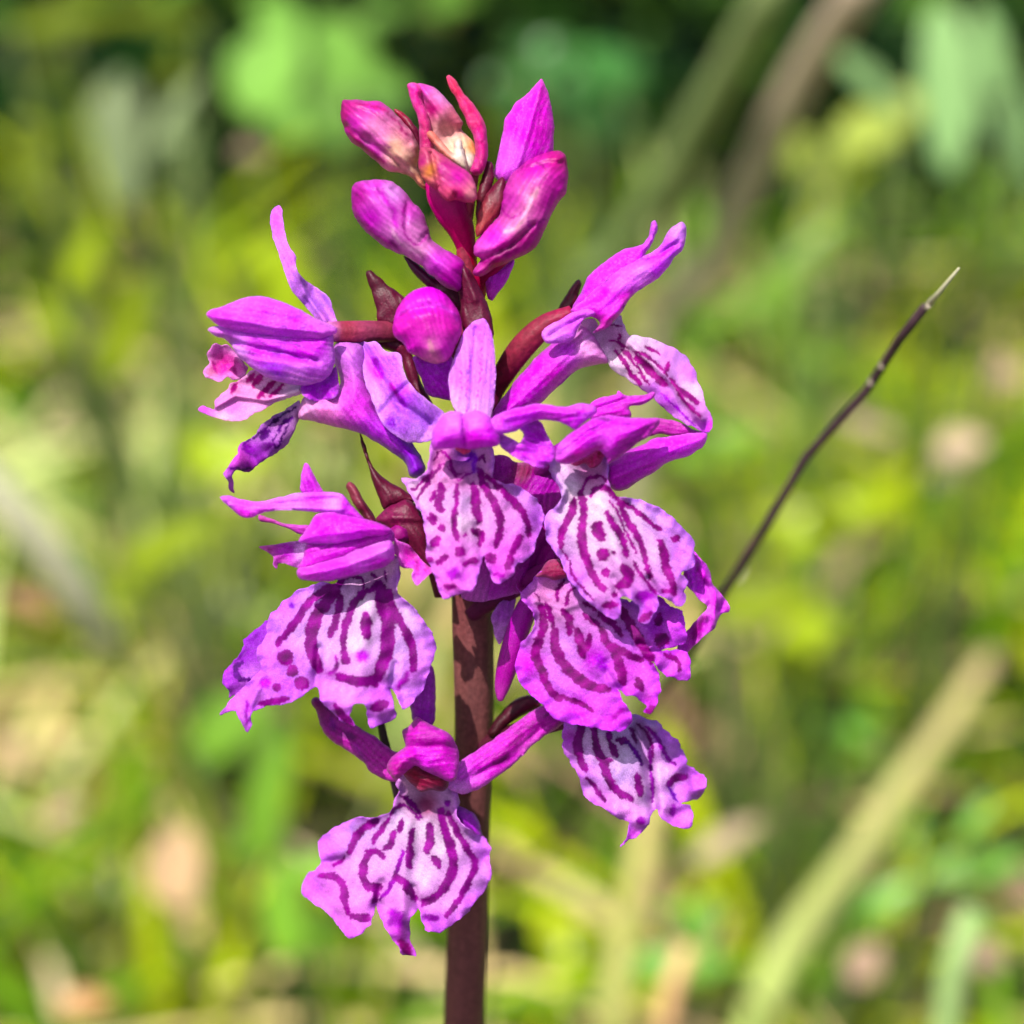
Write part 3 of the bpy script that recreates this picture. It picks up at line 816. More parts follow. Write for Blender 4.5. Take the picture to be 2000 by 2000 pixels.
sheet('petal', 'A', [(1475, 175), (1500, 220), (1530, 320), (1550, 430), (1550, 530), (1535, 680), (1420, 720), (1320, 800), (1240, 820), (1180, 790), (1190, 690), (1220, 560), (1240, 450), (1290, 350), (1380, 270), (1440, 210)],
      -0.02, [(1470, 220, '#cc30b8'), (1380, 420, '#d860d0'), (1480, 480, '#c838b8'), (1260, 680, '#d478dc')], b, M_PET, puff=.08, bow=[(1380, 500, 180, .08, 20)], folds=[([(1470, 220), (1320, 740)], 20, -.03)], step=4)
sheet('sepal', 'A', [(1130, 1400), (1200, 1370), (1300, 1310), (1270, 1420), (1210, 1510), (1160, 1570), (1140, 1560)], 0.02, [(1200, 1430, '#cc40cc'), (1150, 1540, '#c030b0')], b, M_PET, puff=.04)

b = sheet('bud', 'A', [(285, 850), (310, 820), (400, 810), (520, 815), (580, 850), (660, 940), (730, 1020), (760, 1110), (775, 1165), (840, 1230), (980, 1320), (990, 1420), (960, 1510), (880, 1490), (780, 1410), (700, 1340), (620, 1290), (520, 1250), (420, 1180), (320, 1080), (285, 1000)],
          -0.12, [(330, 900, '#b00e84'), (430, 850, '#d860b8'), (540, 880, '#e49ad0'), (400, 1050, '#c030a4'), (650, 1000, '#d060ac'), (690, 1130, '#d884b0'), (560, 1180, '#dc78b8'), (680, 1250, '#f0a0c0'), (820, 1340, '#d858bc'), (880, 1440, '#c41a9c'), (960, 1380, '#c42a9c')],
          ORCHID, M_BUD, tilt=(.03, 0), puff=0.25, pback=1.0, strokes=[([(530, 1120), (610, 1230), (700, 1260)], 22, '#f4b8c8', 6), ([(620, 950), (600, 1080), (640, 1190), (720, 1210), (760, 1120)], 12, '#b83890', 4), ([(300, 870), (300, 1010), (420, 1150), (560, 1230)], 36, '#a80c80', 12), ([(440, 860), (540, 1000), (560, 1100)], 30, '#b8309c', 12)], folds=[([(300, 850), (420, 880), (560, 870)], 16, .03), ([(630, 950), (620, 1120), (700, 1210), (760, 1130)], 12, .025)], step=4)
tube('bud_stalk', 'A', [(1060, 1560, .2, 55), (1090, 1450, .1, 55), (1150, 1370, 0, 50), (1250, 1290, -.1, 40)], [(1060, 1500, '#a01848'), (1200, 1340, '#b01458')], ORCHID, M_BUD)

b = sheet('bud', 'B', [(1310, 830), (1330, 740), (1380, 650), (1450, 600), (1530, 580), (1620, 610), (1690, 680), (1740, 780), (1745, 860), (1710, 950), (1670, 1030), (1620, 1060), (1550, 1060), (1480, 1030), (1400, 980), (1370, 930), (1320, 890)],
          -0.28, [(1530, 620, '#e030c4'), (1530, 800, '#c80a94'), (1400, 800, '#d41ca0'), (1700, 800, '#d42098'), (1450, 960, '#dc44b0'), (1640, 980, '#dc40b0'), (1580, 1030, '#ec90b0')],
          ORCHID, M_BUD, puff=0.22, pback=1.2, strokes=[([(1340, 760), (1430, 700), (1530, 690), (1640, 710), (1720, 790)], 16, '#e860d0', 6), ([(1545, 930), (1560, 990), (1590, 1040)], 30, '#f0a0b0', 5)], folds=[([(1340, 790), (1440, 720), (1540, 705), (1640, 725), (1725, 800)], 26, .045), ([(1480, 1000), (1560, 1040), (1650, 1010)], 30, .03)], step=4)
sheet('sepal', 'B', [(1440, 1020), (1560, 1040), (1680, 1020), (1690, 1150), (1700, 1290), (1620, 1285), (1530, 1255), (1490, 1170)], 0.0, [(1560, 1100, '#b848c8'), (1600, 1220, '#c050cc')], b, M_PET, puff=.04, tilt=(0, .1))


# --- flowers: the ovary carries lip, sepals, petals and spur
def flower(crop, path, cols, label, mat=M_STEM, ribs=6):
    o = tube('flower', crop, path, cols, ORCHID, mat, ribs=ribs, ribamp=.06, twist=3.0)
    o['label'] = label
    return o


# F1 upper left, seen from the side
f1 = flower('B', [(1750, 1000, .30, 60), (1500, 880, .28, 62), (1250, 862, .15, 66), (1050, 865, .06, 70), (900, 860, 0, 62)],
            [(900, 860, '#d880b8'), (1000, 860, '#a84454'), (1300, 860, '#8c3a4c')], 'side view flower at the upper left with one petal standing up')
sheet('sepal', 'B', [(595, 65), (615, 95), (625, 200), (660, 320), (700, 390), (710, 480), (760, 540), (850, 600), (910, 650), (935, 720), (960, 820), (880, 830), (820, 770), (740, 680), (670, 590), (625, 470), (590, 360), (555, 260), (540, 150), (560, 90)],
      -0.02, [(580, 120, '#c878e4'), (640, 360, '#d08ae8'), (740, 560, '#d49af0'), (850, 680, '#b884dc'), (900, 780, '#d090e8')], f1, M_PET, tilt=(0, -.02), folds=[([(700, 470), (760, 620), (890, 800)], 16, -.05), ([(790, 560), (930, 780)], 40, .05)], bow=[(640, 400, 160, .06, 25)], step=4)
sheet('spur', 'B', [(715, 1400), (730, 1320), (760, 1270), (900, 1250), (980, 1200), (930, 1000), (960, 930), (1100, 940), (1140, 1000), (1150, 1150), (1200, 1280), (1260, 1400), (1380, 1500), (1460, 1600), (1515, 1720), (1490, 1780), (1420, 1770), (1390, 1690), (1260, 1590), (1100, 1500), (950, 1460), (820, 1430)],
      0.06, [(760, 1360, '#f0b8dc'), (900, 1350, '#e898d0'), (1030, 1000, '#cc8cd8'), (1060, 1330, '#cc60cc'), (1200, 1500, '#c060dc'), (1460, 1700, '#8c3cc0')], f1, M_PET, puff=0.22, pback=.8, tilt=(.03, 0), step=4)
sheet('petal', 'B', [(740, 1190), (900, 1140), (950, 1080), (975, 1230), (950, 1275), (880, 1305), (800, 1295), (740, 1250)], -0.12, [(850, 1220, '#b848cc'), (940, 1260, '#a030b8')], f1, M_PET, tilt=(.05, 0), ruf=.03)
sheet('lip', 'B', [(725, 1300), (722, 1390), (690, 1490), (620, 1600), (560, 1640), (470, 1690), (420, 1740), (310, 1740), (300, 1800), (315, 1880), (290, 1860), (265, 1800), (250, 1760), (280, 1700), (330, 1640), (345, 1580), (420, 1530), (500, 1440), (560, 1390), (640, 1345)],
      -0.05, [(690, 1380, '#e8c0e8'), (620, 1480, '#d8a0e0'), (500, 1500, '#cc90dc'), (450, 1620, '#9a30b8'), (560, 1620, '#b868d0'), (350, 1660, '#d868d0'), (400, 1730, '#a840b8'), (280, 1800, '#d080e0')], f1, M_LIP, tilt=(.12, 0), ruf=.04, sc='#5c1070', bow=[(500, 1560, 120, .10, 60)],
      strokes=[([(700, 1340), (600, 1400), (480, 1500), (360, 1580)], 16), ([(680, 1400), (620, 1440), (590, 1480)], 24), ([(660, 1440), (620, 1520), (570, 1600), (560, 1560), (600, 1480)], 12), ([(520, 1490), (490, 1530)], 40), ([(380, 1590), (440, 1620), (540, 1570)], 50, '#80188c', 6), ([(270, 1720), (420, 1730)], 14)], step=3)
sheet('lip_lobe', 'B', [(190, 930), (230, 945), (280, 955), (340, 1020), (400, 1090), (370, 1150), (310, 1165), (270, 1150), (240, 1175), (180, 1165), (130, 1150), (125, 1100), (150, 1060), (145, 1000)], 0.0,
      [(190, 960, '#e888d8'), (250, 1080, '#d01aa0'), (140, 1130, '#f0a8c8'), (330, 1150, '#e880cc')], f1, M_LIP, ruf=.03, ctrl=[(250, 1080, 80, .08)], strokes=[([(180, 1050), (200, 1120)], 30, '#c00a88', 8), ([(310, 1080), (330, 1130)], 26, '#c00a88', 8)], rim=('#f4b8e0', 22, .8), step=3)
sheet('lip_lobe', 'B', [(290, 1190), (340, 1170), (420, 1110), (470, 1100), (560, 1140), (640, 1180), (735, 1190), (738, 1230), (700, 1270), (620, 1290), (540, 1330), (460, 1370), (380, 1410), (290, 1425), (200, 1410), (130, 1380), (80, 1350), (110, 1330), (180, 1345), (190, 1300), (230, 1260), (270, 1220)],
      -0.10, [(700, 1220, '#f8e0ec'), (480, 1200, '#f4d0ec'), (300, 1200, '#f0b0d8'), (300, 1340, '#e090d8'), (480, 1330, '#f0b0e0'), (130, 1360, '#d070d8'), (250, 1410, '#f8c8d8')], f1, M_LIP, sc='#b80a80', tilt=(0, -.15), folds=[([(200, 1330), (320, 1260), (520, 1290), (720, 1230)], 20, -.06), ([(330, 1200), (600, 1220)], 40, .06)],
      strokes=[([(440, 1130), (400, 1170)], 34), ([(480, 1140), (430, 1210)], 34), ([(330, 1190), (300, 1240)], 26), ([(560, 1180), (500, 1240), (470, 1270)], 36), ([(620, 1200), (540, 1270)], 28)], step=3)
sheet('petal', 'B', [(145, 850), (200, 830), (320, 825), (430, 850), (560, 860), (700, 860), (870, 870), (930, 850), (940, 960), (948, 1060), (900, 1150), (820, 1190), (720, 1200), (620, 1180), (520, 1150), (440, 1100), (350, 1030), (270, 920), (200, 890)],
      -0.22, [(220, 860, '#d868d8'), (450, 960, '#d868e0'), (330, 980, '#d8a8ec'), (560, 1100, '#b060dc'), (750, 960, '#c838d0'), (850, 1100, '#d080e0'), (700, 1160, '#d898ec')], f1, M_PET, puff=.12, tilt=(.03, .02), sc='#a01cb0',
      strokes=[([(420, 900), (560, 960), (680, 1010), (830, 1045)], 12), ([(600, 930), (760, 960), (860, 1000)], 10), ([(330, 940), (450, 1000), (600, 1000)], 8)], folds=[([(300, 930), (560, 990), (830, 1050)], 20, .05), ([(560, 1090), (800, 1080)], 45, -.03)], rim=('#e4bcf4', 26, .7), step=4)
sheet('petal', 'B', [(135, 750), (270, 690), (390, 645), (480, 640), (600, 670), (720, 720), (830, 780), (930, 820), (965, 850), (920, 890), (870, 910), (700, 905), (560, 890), (400, 870), (260, 840), (180, 800)],
      -0.30, [(170, 760, '#d468d8'), (420, 720, '#d874e4'), (650, 780, '#d070e0'), (850, 840, '#d888dc'), (500, 850, '#d880e8')], f1, M_PET, puff=.10, tilt=(.05, 0), sc='#b840cc', strokes=[([(400, 730), (620, 760), (800, 830)], 8), ([(330, 780), (600, 820), (830, 860)], 7)], folds=[([(200, 770), (560, 830), (880, 870)], 20, -.03)], step=4)

# F3 upper right, seen from the side
f3 = flower('C', [(250, 1420, .42, 60), (340, 1180, .34, 58), (420, 1030, .26, 74), (530, 880, .18, 82), (660, 760, .14, 72), (830, 680, .12, 50)],
            [(800, 680, '#a83050'), (560, 830, '#983848'), (400, 1080, '#7c2434'), (300, 1350, '#8a1c60')], 'side view flower at the upper right with its hood pointing up')
sheet('spur', 'C', [(250, 1480), (300, 1370), (350, 1270), (430, 1160), (530, 1040), (620, 940), (720, 860), (850, 810), (880, 750), (1010, 890), (1055, 990), (960, 1010), (860, 1040), (780, 1110), (700, 1180), (630, 1250), (520, 1330), (400, 1420)],
      0.12, [(350, 1330, '#b018b0'), (480, 1200, '#c030c4'), (560, 1060, '#cc58d4'), (700, 1080, '#c020b8'), (800, 930, '#c868d0'), (930, 900, '#e8b4dc'), (1000, 960, '#e0a0d4')], f3, M_PET, puff=0.24, pback=.8, step=4)
sheet('petal', 'C', [(830, 660), (880, 560), (920, 470), (980, 400), (1060, 340), (1150, 280), (1240, 260), (1280, 240), (1310, 190), (1330, 110), (1350, 100), (1365, 130), (1350, 200), (1315, 270), (1290, 310), (1300, 420), (1150, 540), (1000, 640), (900, 700)],
      0.05, [(900, 560, '#c448d0'), (1100, 340, '#cc54d8'), (1340, 140, '#cc70dc'), (1050, 500, '#c838cc')], f3, M_PET, puff=.12, step=4)
sheet('petal', 'C', [(820, 670), (900, 600), (980, 520), (1060, 450), (1150, 390), (1260, 335), (1380, 260), (1420, 190), (1470, 130), (1520, 105), (1545, 130), (1545, 210), (1520, 290), (1470, 330), (1430, 400), (1340, 480), (1210, 570), (1165, 640), (1100, 720), (1040, 780), (960, 805), (1000, 740), (950, 700), (880, 700)],
      -0.10, [(1500, 150, '#d8a0f0'), (1440, 290, '#c468e0'), (1280, 440, '#dc94f0'), (1150, 500, '#d480ec'), (940, 590, '#c818c4'), (1090, 640, '#cc60dc'), (1060, 740, '#b808a0'), (1170, 590, '#c01cb0'), (1380, 420, '#c860e0')], f3, M_PET, puff=.12, sc='#a41cb4',
      strokes=[([(1480, 260), (1380, 320), (1250, 345), (1130, 390), (1040, 480)], 12), ([(1240, 350), (1110, 400), (1000, 480)], 8), ([(940, 590), (1000, 570)], 60, '#c010bc', 14), ([(980, 790), (1060, 750), (1150, 640)], 20, '#b00a9c', 8)], folds=[([(1490, 240), (1380, 310), (1150, 385), (1000, 500)], 18, .05), ([(1180, 590), (1000, 790)], 30, -.04), ([(960, 590), (1010, 560)], 40, .05)], step=4)
sheet('sepal', 'C', [(640, 800), (680, 760), (760, 720), (850, 670), (940, 655), (975, 685), (900, 725), (865, 790), (830, 845), (740, 872), (670, 870), (640, 830)], -0.20, [(700, 820, '#d890e8'), (850, 720, '#cc70dc')], f3, M_PET, puff=.05, folds=[([(690, 820), (880, 710)], 18, .04)], step=4)
sheet('lip', 'C', [(860, 800), (880, 740), (960, 715), (1000, 755), (1070, 750), (1130, 690), (1155, 740), (1180, 810), (1230, 820), (1330, 840), (1430, 880), (1510, 920), (1570, 990), (1610, 1070), (1640, 1160), (1670, 1260), (1705, 1330), (1700, 1430), (1660, 1430), (1560, 1390), (1440, 1310), (1340, 1210), (1250, 1150), (1130, 1070), (1080, 1040), (1050, 980), (1000, 910)],
      -0.04, [(960, 780, '#ecc0e4'), (1080, 830, '#f0d0ec'), (1120, 980, '#fbf4fb'), (1280, 1040, '#fbf2fb'), (1270, 880, '#f4e4fa'), (1450, 950, '#e0a8f4'), (1570, 1060, '#d890f0'), (1430, 1230, '#cc78e0'), (1560, 1180, '#fae8fa'), (1620, 1330, '#e8a8ec'), (1340, 1170, '#d890ec'), (1690, 1400, '#cc58dc')], f3, M_LIP, sw=1.4, tilt=(-.06, -.03), bow=[(1320, 1060, 180, .12, -45)], sc='#a0107c',
      folds=[([(1200, 880), (1430, 1080), (1640, 1350)], 26, -.06), ([(1000, 800), (1100, 860)], 60, .08)], ruf=.02,
      strokes=[([(1105, 920), (1150, 980), (1200, 1060), (1260, 1130)], 20), ([(1140, 905), (1210, 980), (1270, 1070), (1310, 1130)], 16), ([(1230, 950), (1290, 1010), (1350, 1080), (1420, 1130)], 30), ([(1210, 920), (1300, 950), (1380, 1020), (1430, 1075)], 14), ([(1290, 890), (1380, 940)], 16), ([(1135, 815), (1125, 870), (1180, 900)], 14), ([(1450, 1100), (1510, 1170), (1560, 1200), (1620, 1250)], 20), ([(1500, 1190), (1570, 1270), (1635, 1335)], 16), ([(1070, 752), (1140, 765)], 10), ([(1430, 1000), (1430, 1040)], 20), ([(1060, 855), (1130, 870)], 12), ([(1380, 1180), (1500, 1290), (1600, 1390)], 10, '#b850c8')], step=2.6)

# F2 the middle flower
f2 = flower('E', [(520, 1280, .42, 60), (480, 1050, .35, 60), (470, 900, .0, 55), (460, 830, -.25, 50)], [(470, 900, '#b03a90'), (500, 1200, '#7a2440')], 'central flower facing forward with an upright lilac sepal')
sheet('petal', 'E', [(560, 980), (640, 960), (720, 970), (760, 1000), (880, 1005), (1010, 1030), (1060, 1200), (1000, 1310), (1010, 1430), (1050, 1600), (930, 1720), (880, 1730), (810, 1800), (740, 1815), (620, 1845), (560, 1855), (440, 1830), (450, 1750), (520, 1500)],
      0.12, [(680, 1010, '#a820a8'), (820, 1060, '#7c1050'), (920, 1130, '#b040b0'), (960, 1400, '#a81898'), (820, 1680, '#a814a0'), (860, 1740, '#8a0c60'), (640, 1800, '#b44ab0'), (560, 1800, '#c070b8')], f2, M_PET, bow=[(800, 1400, 300, .1, 0)], folds=[([(830, 1750), (960, 1500)], 30, .06)], step=4)
sheet('sepal', 'E', [(575, 130), (600, 160), (625, 230), (640, 330), (648, 450), (645, 560), (635, 660), (605, 745), (540, 760), (440, 740), (385, 650), (365, 570), (365, 460), (395, 360), (435, 260), (470, 190), (520, 150)],
      -0.36, [(560, 180, '#cc80e8'), (520, 350, '#d898f0'), (430, 500, '#d090e8'), (590, 500, '#d494ec'), (500, 680, '#e4b8ec'), (410, 640, '#e8b8f0')], f2, M_PET, tilt=(0, -.07), bow=[(520, 430, 140, .06, 8)], vein=.05, sc='#b050cc', strokes=[([(500, 330), (480, 480), (470, 690)], 6), ([(560, 260), (555, 480), (520, 700)], 6), ([(440, 420), (430, 640)], 5)], folds=[([(530, 200), (500, 690)], 22, .03)], step=4)
sheet('sepal', 'B', [(1035, 880), (1080, 880), (1140, 930), (1200, 920), (1270, 985), (1360, 1000), (1375, 1090), (1420, 1190), (1500, 1270), (1640, 1390), (1600, 1480), (1560, 1540), (1420, 1562), (1350, 1530), (1270, 1470), (1220, 1390), (1180, 1290), (1140, 1190), (1120, 1100), (1110, 1010), (1080, 920)],
      -0.22, [(1090, 920, '#b87ce4'), (1160, 1080, '#cc80e8'), (1280, 1060, '#b470d8'), (1200, 1250, '#d4a4f0'), (1380, 1250, '#b468d8'), (1520, 1400, '#b880e0'), (1350, 1450, '#b878dc'), (1480, 1510, '#c898e8')], f2, M_PET, tilt=(-.06, -.04), folds=[([(1090, 900), (1220, 1130), (1320, 1300), (1540, 1440)], 30, .06), ([(1240, 1370), (1330, 1260), (1400, 1200)], 20, .03)], bow=[(1300, 1250, 220, .07, 40)], rim=('#d8b4f0', 22, .6),
      strokes=[([(1330, 1240), (1390, 1330)], 34, '#942ab4', 8), ([(1190, 1040), (1240, 1150)], 40, '#b040c8', 10), ([(1290, 1430)], 60, '#8c38bc', 10), ([(1290, 1190), (1330, 1250)], 24, '#c030c0', 6)], step=4)
sheet('sepal', 'C', [(300, 1380), (330, 1340), (430, 1290), (560, 1260), (640, 1250), (760, 1270), (880, 1250), (960, 1260), (990, 1300), (960, 1330), (890, 1380), (850, 1410), (800, 1390), (750, 1365), (640, 1355), (560, 1370), (480, 1420), (380, 1445), (310, 1430)],
      -0.50, [(360, 1390, '#d070e4'), (520, 1300, '#cc58dc'), (700, 1320, '#d868dc'), (900, 1300, '#cc70dc'), (850, 1390, '#c050cc')], f2, M_PET, tilt=(.04, 0), puff=.05, sc='#ac10b0', strokes=[([(580, 1350), (640, 1330), (740, 1345)], 14), ([(780, 1340), (900, 1290)], 12)], folds=[([(400, 1340), (640, 1290), (850, 1310)], 20, -.03)], step=4)
sheet('petal', 'C', [(370, 1440), (450, 1470), (500, 1500), (520, 1440), (500, 1410), (560, 1370), (630, 1360), (665, 1430), (705, 1500), (725, 1580), (700, 1620), (650, 1655), (560, 1630), (470, 1590), (400, 1540), (370, 1500)],
      -0.42, [(440, 1490, '#d080e4'), (530, 1440, '#cc60dc'), (600, 1420, '#b038bc'), (620, 1540, '#c060d0'), (480, 1570, '#c85cd8')], f2, M_PET, ruf=.03, ctrl=[(600, 1500, 90, .06)], tilt=(.05, 0), step=4)
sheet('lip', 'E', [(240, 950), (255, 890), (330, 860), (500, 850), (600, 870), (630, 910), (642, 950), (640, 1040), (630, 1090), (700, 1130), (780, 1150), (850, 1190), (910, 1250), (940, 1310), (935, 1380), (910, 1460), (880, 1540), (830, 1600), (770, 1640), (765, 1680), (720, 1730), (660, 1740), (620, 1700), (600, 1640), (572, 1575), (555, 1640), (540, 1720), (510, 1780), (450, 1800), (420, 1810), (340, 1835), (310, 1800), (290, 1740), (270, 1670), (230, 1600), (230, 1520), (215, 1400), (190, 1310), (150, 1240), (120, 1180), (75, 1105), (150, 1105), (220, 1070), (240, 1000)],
      -0.36, [(440, 980, '#b870cc'), (300, 1000, '#e898d0'), (600, 1000, '#eeb0dc'), (430, 1100, '#eca8dc'), (560, 1090, '#eeb4e0'), (320, 1100, '#eeb4e0'), (370, 1250, '#e4c4f0'), (460, 1250, '#e8ccf4'), (450, 1380, '#fbeafc'), (600, 1300, '#f4b8f4'), (730, 1330, '#f4b0f4'), (780, 1200, '#dca4f2'), (890, 1350, '#d080ee'), (700, 1550, '#ee84ee'), (380, 1500, '#ee98ee'), (800, 1500, '#e88cf0'), (640, 1680, '#e870e4'), (350, 1740, '#e884dc'), (460, 1700, '#e080e4'), (250, 1400, '#f4c0f4'), (150, 1140, '#fbe4f4')],  # pink and lilac upper anchors paint in the hood's shade on the throat
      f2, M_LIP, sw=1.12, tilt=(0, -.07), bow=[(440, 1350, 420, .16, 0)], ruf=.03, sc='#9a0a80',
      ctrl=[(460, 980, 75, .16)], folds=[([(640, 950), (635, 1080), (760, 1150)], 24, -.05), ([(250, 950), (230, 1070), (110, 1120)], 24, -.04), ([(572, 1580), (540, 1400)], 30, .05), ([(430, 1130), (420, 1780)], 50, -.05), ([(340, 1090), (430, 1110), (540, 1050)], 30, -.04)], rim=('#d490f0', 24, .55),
      strokes=[([(280, 985), (300, 945), (340, 945), (365, 990), (385, 1040), (410, 1085)], 18), ([(330, 1015), (360, 1040), (400, 1090), (430, 1110), (480, 1080), (540, 1045), (560, 1050)], 11), ([(525, 1000), (570, 972), (585, 1000)], 20), ([(415, 1072), (470, 1076)], 9),
               ([(315, 1025), (270, 1080), (220, 1150), (170, 1230)], 20), ([(265, 1055), (200, 1130), (140, 1175)], 16), ([(320, 1145), (315, 1200), (300, 1270), (320, 1300)], 42), ([(280, 1180), (255, 1240)], 22), ([(255, 1330), (270, 1370)], 44), ([(412, 1140), (412, 1230), (405, 1300)], 26), ([(400, 1300), (395, 1400), (420, 1480)], 32), ([(515, 1145), (525, 1220), (530, 1290), (545, 1360)], 48),
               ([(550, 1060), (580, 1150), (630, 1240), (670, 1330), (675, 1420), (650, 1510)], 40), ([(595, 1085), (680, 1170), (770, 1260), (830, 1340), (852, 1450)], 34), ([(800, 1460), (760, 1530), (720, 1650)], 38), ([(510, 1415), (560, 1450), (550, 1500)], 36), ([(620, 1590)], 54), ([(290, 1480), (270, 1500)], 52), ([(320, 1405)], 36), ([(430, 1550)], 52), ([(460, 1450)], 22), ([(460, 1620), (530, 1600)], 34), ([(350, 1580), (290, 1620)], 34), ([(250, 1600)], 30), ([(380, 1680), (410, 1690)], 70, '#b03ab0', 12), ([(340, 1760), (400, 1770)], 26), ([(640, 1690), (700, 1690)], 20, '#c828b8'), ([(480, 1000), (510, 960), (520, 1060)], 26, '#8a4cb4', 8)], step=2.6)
sheet('column', 'E', [(400, 920), (430, 905), (480, 900), (500, 930), (480, 950), (455, 960), (430, 945)], -0.40, [(450, 930, '#e86088')], f2, M_PET, puff=.03, step=4)
sheet('petal', 'E', [(255, 900), (262, 830), (290, 770), (330, 715), (380, 695), (430, 698), (455, 708), (500, 692), (560, 697), (610, 725), (640, 770), (675, 850), (665, 900), (600, 915), (540, 922), (470, 928), (400, 918), (330, 925), (275, 930)],
      -0.50, [(320, 800, '#dc80f0'), (400, 740, '#e494f4'), (530, 760, '#e48cf0'), (360, 880, '#d060d8'), (600, 850, '#d45cdc'), (520, 880, '#d048cc')], f2, M_PET, puff=.20, pback=-.3, sc='#b024b8', strokes=[([(452, 710), (455, 800), (465, 900)], 10), ([(470, 840), (540, 820)], 10, '#c840cc', 6)], folds=[([(452, 700), (462, 920)], 16, .07)], step=4)

# F4 right flower with the widest lip
f4 = flower('F', [(100, 800, .40, 70), (350, 700, .25, 80), (600, 520, .0, 70), (760, 430, -.2, 60)], [(300, 720, '#8a1a70'), (700, 450, '#b030b0')], 'right hand flower with the broad pale lip')
sheet('sepal', 'C', [(930, 1270), (1000, 1215), (1110, 1190), (1120, 1165), (1150, 1190), (1240, 1200), (1352, 1180), (1340, 1215), (1260, 1260), (1190, 1272), (1198, 1330), (1100, 1360), (1000, 1370), (950, 1350)],
      -0.15, [(1050, 1230, '#c830cc'), (1120, 1290, '#c010b8'), (1300, 1215, '#b01cac')], f4, M_PET, puff=.06, folds=[([(960, 1290), (1150, 1230), (1330, 1200)], 16, .03)], step=4)
sheet('sepal', 'F', [(1180, 330), (1290, 285), (1340, 292), (1430, 310), (1530, 360), (1645, 400), (1500, 415), (1400, 412), (1280, 400), (1200, 420)], -0.02, [(1300, 330, '#a81098'), (1560, 390, '#b41ca8')], f4, M_PET, puff=.03, step=4)
sheet('sepal', 'F', [(900, 640), (1000, 560), (1100, 500), (1190, 470), (1230, 440), (1400, 412), (1590, 388), (1642, 400), (1632, 460), (1570, 520), (1480, 570), (1360, 600), (1250, 680), (1130, 750), (1060, 800), (980, 810), (920, 760)],
      -0.12, [(1000, 700, '#b820b4'), (1200, 580, '#c028c0'), (1450, 480, '#d060e0'), (1580, 430, '#dc70ec')], f4, M_PET, puff=.10, tilt=(.02, -.03), folds=[([(950, 720), (1300, 560), (1620, 420)], 40, -.03)], step=4)
sheet('column', 'F', [(650, 620), (720, 570), (790, 540), (850, 500), (900, 500), (890, 580), (830, 645), (790, 645), (740, 615), (690, 630)], -0.26, [(760, 590, '#b02070'), (820, 580, '#d04890')], f4, M_PET, puff=.05, sc='#9a1050', strokes=[([(800, 560), (810, 620)], 16), ([(860, 520), (850, 570)], 16)], step=3)
